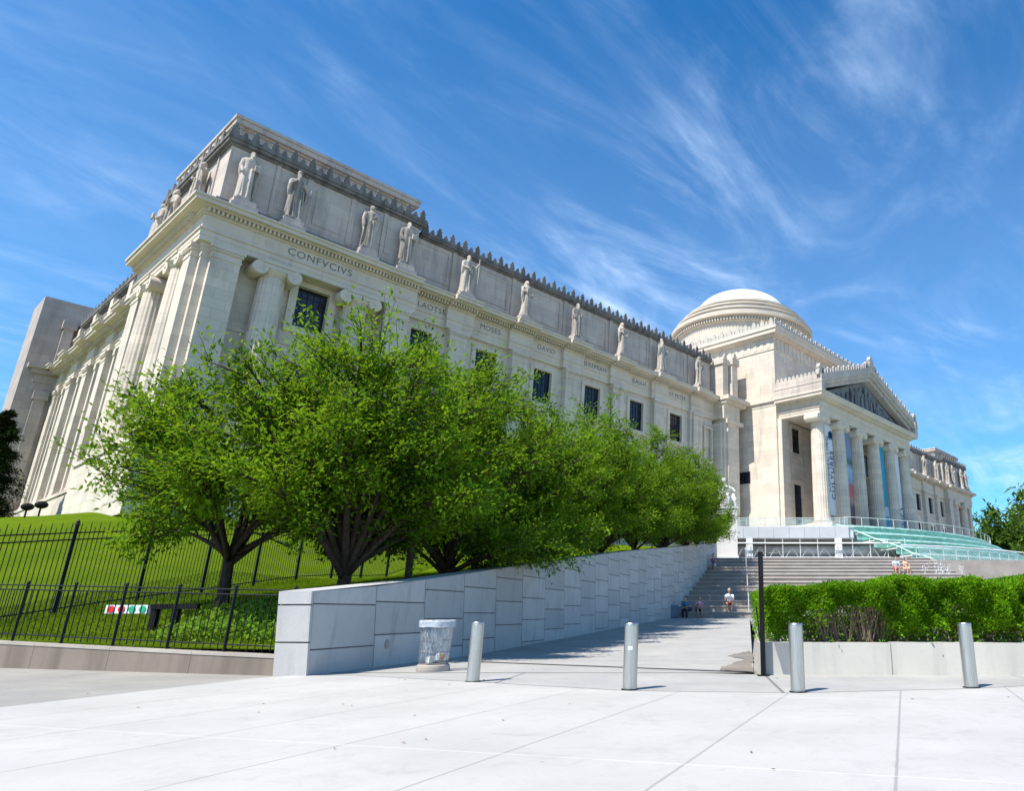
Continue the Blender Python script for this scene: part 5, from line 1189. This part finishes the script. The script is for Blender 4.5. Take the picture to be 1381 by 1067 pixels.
m = MB(); m.box(xc-1.5, xc+1.5, y-.08, y-.06, 11.4, 14.6); m.plate([(xc-.4, 14.6), (xc+1.5, 14.6), (xc+1.2, 15.3), (xc+.7, 15.5), (xc, 15.2)], y-.08, y-.06); m.build('white_foot', 'ban_pale', t_)
m = MB(); m.plate([(xc+.1, 12.6), (xc+1.15, 12.6), (xc+1.3, 13.4), (xc+1.1, 14.0), (xc+.2, 14.0)], y-.10, y-.08); m.plate([(xc+.5, 11.5), (xc+1.3, 11.5), (xc+1.3, 12.1), (xc+.6, 12.2)], y-.10, y-.08); m.build('emblem', 'ban_cyan', t_)
t_, xc, y = banner(4, 'white banner with vertical blue marks at its foot, between the last two columns', 'ban_white', z0=11.3)
m = MB(); z = 11.5
for h, w_ in ((.35, 1.2), (.5, .9), (.3, 1.2), (.5, 1.0), (.35, .8), (.5, 1.2)):
    m.box(xc+.9-w_/2, xc+.9+w_/2, y-.08, y-.06, z, z+.16); m.box(xc+.9-w_/2, xc+.9-w_/2+.16, y-.081, y-.06, z+.16, z+h); m.box(xc+.9+w_/2-.2, xc+.9+w_/2, y-.081, y-.06, z+.16, z+h*.8); z += h + .22
m.plate([(xc+.2, z+.1), (xc+1.4, z+.4), (xc+1.4, z+.6), (xc+.2, z+.3)], y-.08, y-.06); m.build('blue_marks', 'ban_blue', t_)

# ------------------------------------------------------------------ people
def person(label, base, rz, shirt, shorts, hair, hair_len=.0, lean=.25, arm=0, sleeves=.55, long_legs=False, s=1.0):
    """seated figure; base is the middle of the seat, +y is the way it faces"""
    P = thing('person', label, 'person', tuple(base), None, rz, local=True); P.scale = (s, s, s); L = lean
    hip = Vector((0, 0, .10)); ch = Vector((0, .42*math.sin(L), .10+.42*math.cos(L))); nk = ch + Vector((0, .05, .12)); hc = nk + Vector((0, .05, .16))
    mb = MB(); mb.tube([hip, hip*.5+ch*.5, ch, ch+Vector((0, .01, .07))], [.15, .135, .16, .10], 14); mb.ell(ch+Vector((0, 0, .02)), (.2, .10, .07)); mb.tube([ch+Vector((0, .02, .06)), nk+Vector((0, .02, .06))], .055, 10)
    mb.ell(hc, (.077, .095, .115)); mb.ell(hc+Vector((0, .093, -.01)), (.014, .02, .024)); mb.ell(hc+Vector((.078, 0, -.005)), (.012, .022, .032)); mb.ell(hc+Vector((-.078, 0, -.005)), (.012, .022, .032)); mb.ell(hc+Vector((0, .085, -.055)), (.028, .012, .009)); mb.ell(hc+Vector((0, .05, -.095)), (.035, .04, .025))
    limbs = []
    for sx in (-1, 1):
        kn = Vector((sx*.13, .44, .10)); an = Vector((sx*.12, .40, -.32)); mb.tube([hip+Vector((sx*.09, .02, 0)), kn*.55+Vector((sx*.05, 0, .05)), kn], [.10, .085, .062], 12); mb.tube([kn, kn*.55+an*.45+Vector((0, -.02, 0)), an], [.062, .058, .038], 10); mb.ell(an+Vector((0, .08, -.045)), (.042, .12, .035))
        sh = ch + Vector((sx*.19, 0, .03))
        if arm == 0: el = Vector((sx*.24, .20, .30)); wr = Vector((sx*.10, .42, .22))
        elif arm == 1: el = Vector((sx*.26, .22, .34)); wr = Vector((sx*.05, .30, .56))
        else: el = Vector((sx*.30, -.02, .30)); wr = Vector((sx*.34, -.05, .05))
        mb.tube([sh, sh*.5+el*.5, el], [.055, .048, .042], 10); mb.tube([el, wr], [.042, .028], 10)
        hd_ = (wr-el).normalized(); pc = wr + hd_*.05; mb.ell(pc, (.036, .04, .03)); sd_ = hd_.cross(Vector((0, 0, 1))); sd_ = sd_.normalized() if sd_.length > .1 else Vector((1, 0, 0))
        for j, (o_, l_) in enumerate(((-.027, .065), (-.009, .08), (.009, .075), (.026, .06))):
            a = pc + sd_*o_ + hd_*.02; mb.tube([a, a+hd_*l_*.6, a+hd_*l_+Vector((0, 0, -.02))], [.0095, .009, .008], 6)
        a = pc + sd_*.03*(-sx); mb.tube([a, a + sd_*.035*(-sx)+hd_*.02, a+sd_*.04*(-sx)+hd_*.05], [.011, .01, .008], 6)
        limbs.append((sx, sh, el, kn, an))
    me = evaluated(mb, 'body', .0105, 3); mesh_obj('body', me, 'skin', P)
    c = MB(); c.tube([hip+Vector((0, 0, -.02)), hip*.5+ch*.5, ch, ch+Vector((0, .01, .075))], [.172, .155, .18, .115], 14); c.ell(ch+Vector((0, 0, .02)), (.225, .118, .085))
    for sx, sh, el, kn, an in limbs: c.tube([sh, sh*(1-sleeves)+el*sleeves], [.078, .066], 10)
    mesh_obj('shirt', evaluated(c, 'shirt', .016, 2), shirt, P)
    c = MB(); c.ell(hip, (.185, .15, .12))
    for sx, sh, el, kn, an in limbs:
        c.tube([hip+Vector((sx*.09, .0, 0)), kn*.55+Vector((sx*.05, 0, .05)), kn*(.98 if long_legs else .85)+hip*(.02 if long_legs else .15)], [.118, .103, .082], 12)
        if long_legs: c.tube([kn, an], [.08, .055], 10)
    mesh_obj('trousers' if long_legs else 'shorts', evaluated(c, 'shorts', .016, 2), shorts, P)
    c = MB(); c.ell(hc+Vector((0, -.022, .035)), (.088, .095, .098))
    if hair_len: c.tube([hc+Vector((0, -.06, .03)), hc+Vector((0, -.09, -.08)), hc+Vector((0, -.07, -.08-hair_len))], [.075, .075, .04], 10)
    mesh_obj('hair', evaluated(c, 'hair', .012, 2), hair, P)
    for sx, sh, el, kn, an in limbs:
        c = MB(); c.ell(an+Vector((0, .075, -.05)), (.05, .135, .042)); c.build('shoe', 'shoe', P, smooth=True)
        c = MB(); c.ell(hc+Vector((sx*.03, .085, .012)), (.012, .008, .008), 8, 6); c.build('eye', 'hair_dark', P, smooth=True)
    return P
def step_seat(D): 
    i = math.floor((D-D0)/((D1-D0)/N_ST)); return D0 + (D1-D0)*i/N_ST, Z0 + (Z1-Z0)*(i+1)/N_ST
FACE = YAW + math.pi/2       # +y of the figure turned down the steps
d_, z_ = step_seat(46.3); person('person in a white shirt and red shorts sitting on the lower steps', UD(1.82, d_+.12, z_+.04), FACE, 'cloth_white', 'cloth_red', 'hair_grey', 0, .15, 0, s=1.12)
d_, z_ = step_seat(44.7); person('person in a blue shirt bending forward at the foot of the steps by the wall', UD(-.72, d_+.1, z_+.02), FACE-.5, 'cloth_blue', 'cloth_navy', 'hair_dark', 0, .75, 0, long_legs=True, s=1.1)
person('person in a pink top beside the one in blue at the foot of the steps', UD(-.12, d_+.25, z_+.02), FACE+.2, 'cloth_pink', 'cloth_navy', 'hair_dark', .12, .35, 0, s=1.0)
d_, z_ = step_seat(60.2); person('person in a purple top sitting high on the steps against the granite wall', UD(1.1, d_+.1, z_+.03), FACE-.3, 'cloth_purple', 'cloth_pale', 'hair_dark', .1, .3, 1, s=1.12)
d_, z_ = step_seat(58.2); person('person in a pale blue shirt, left half of the couple on the steps', UD(15.75, d_+.1, z_+.03), FACE, 'cloth_pale', 'cloth_red', 'hair_dark', 0, .2, 0, s=1.15)
person('long dark haired person in a peach top, right half of the couple on the steps', UD(16.5, d_+.1, z_+.03), FACE+.4, 'cloth_peach', 'cloth_peach', 'hair_dark', .22, .15, 0, s=1.1)
# bag at the foot of the wall
bg_ = thing('suitcase', 'blue-grey upright suitcase at the foot of the steps against the granite wall', 'suitcase', tuple(UD(-1.55, 44.2, .75)))
b = MB(); udbox(b, -1.85, -1.35, 44.05, 44.4, .80, 1.5); b.build('shell', mat_plain('suitcase_shell', (.12, .17, .24), .5), bg_)
b = MB(); b.tube([UD(-1.75, 44.2, 1.5), UD(-1.75, 44.2, 1.8), UD(-1.45, 44.2, 1.8), UD(-1.45, 44.2, 1.5)], .02, 6); b.build('handle', 'grey_metal', bg_)
for u_ in (-1.78, -1.42): b = MB(); b.ell(UD(u_, 44.22, .79), (.05, .05, .05), 10, 8); b.build('wheel', 'black', bg_)
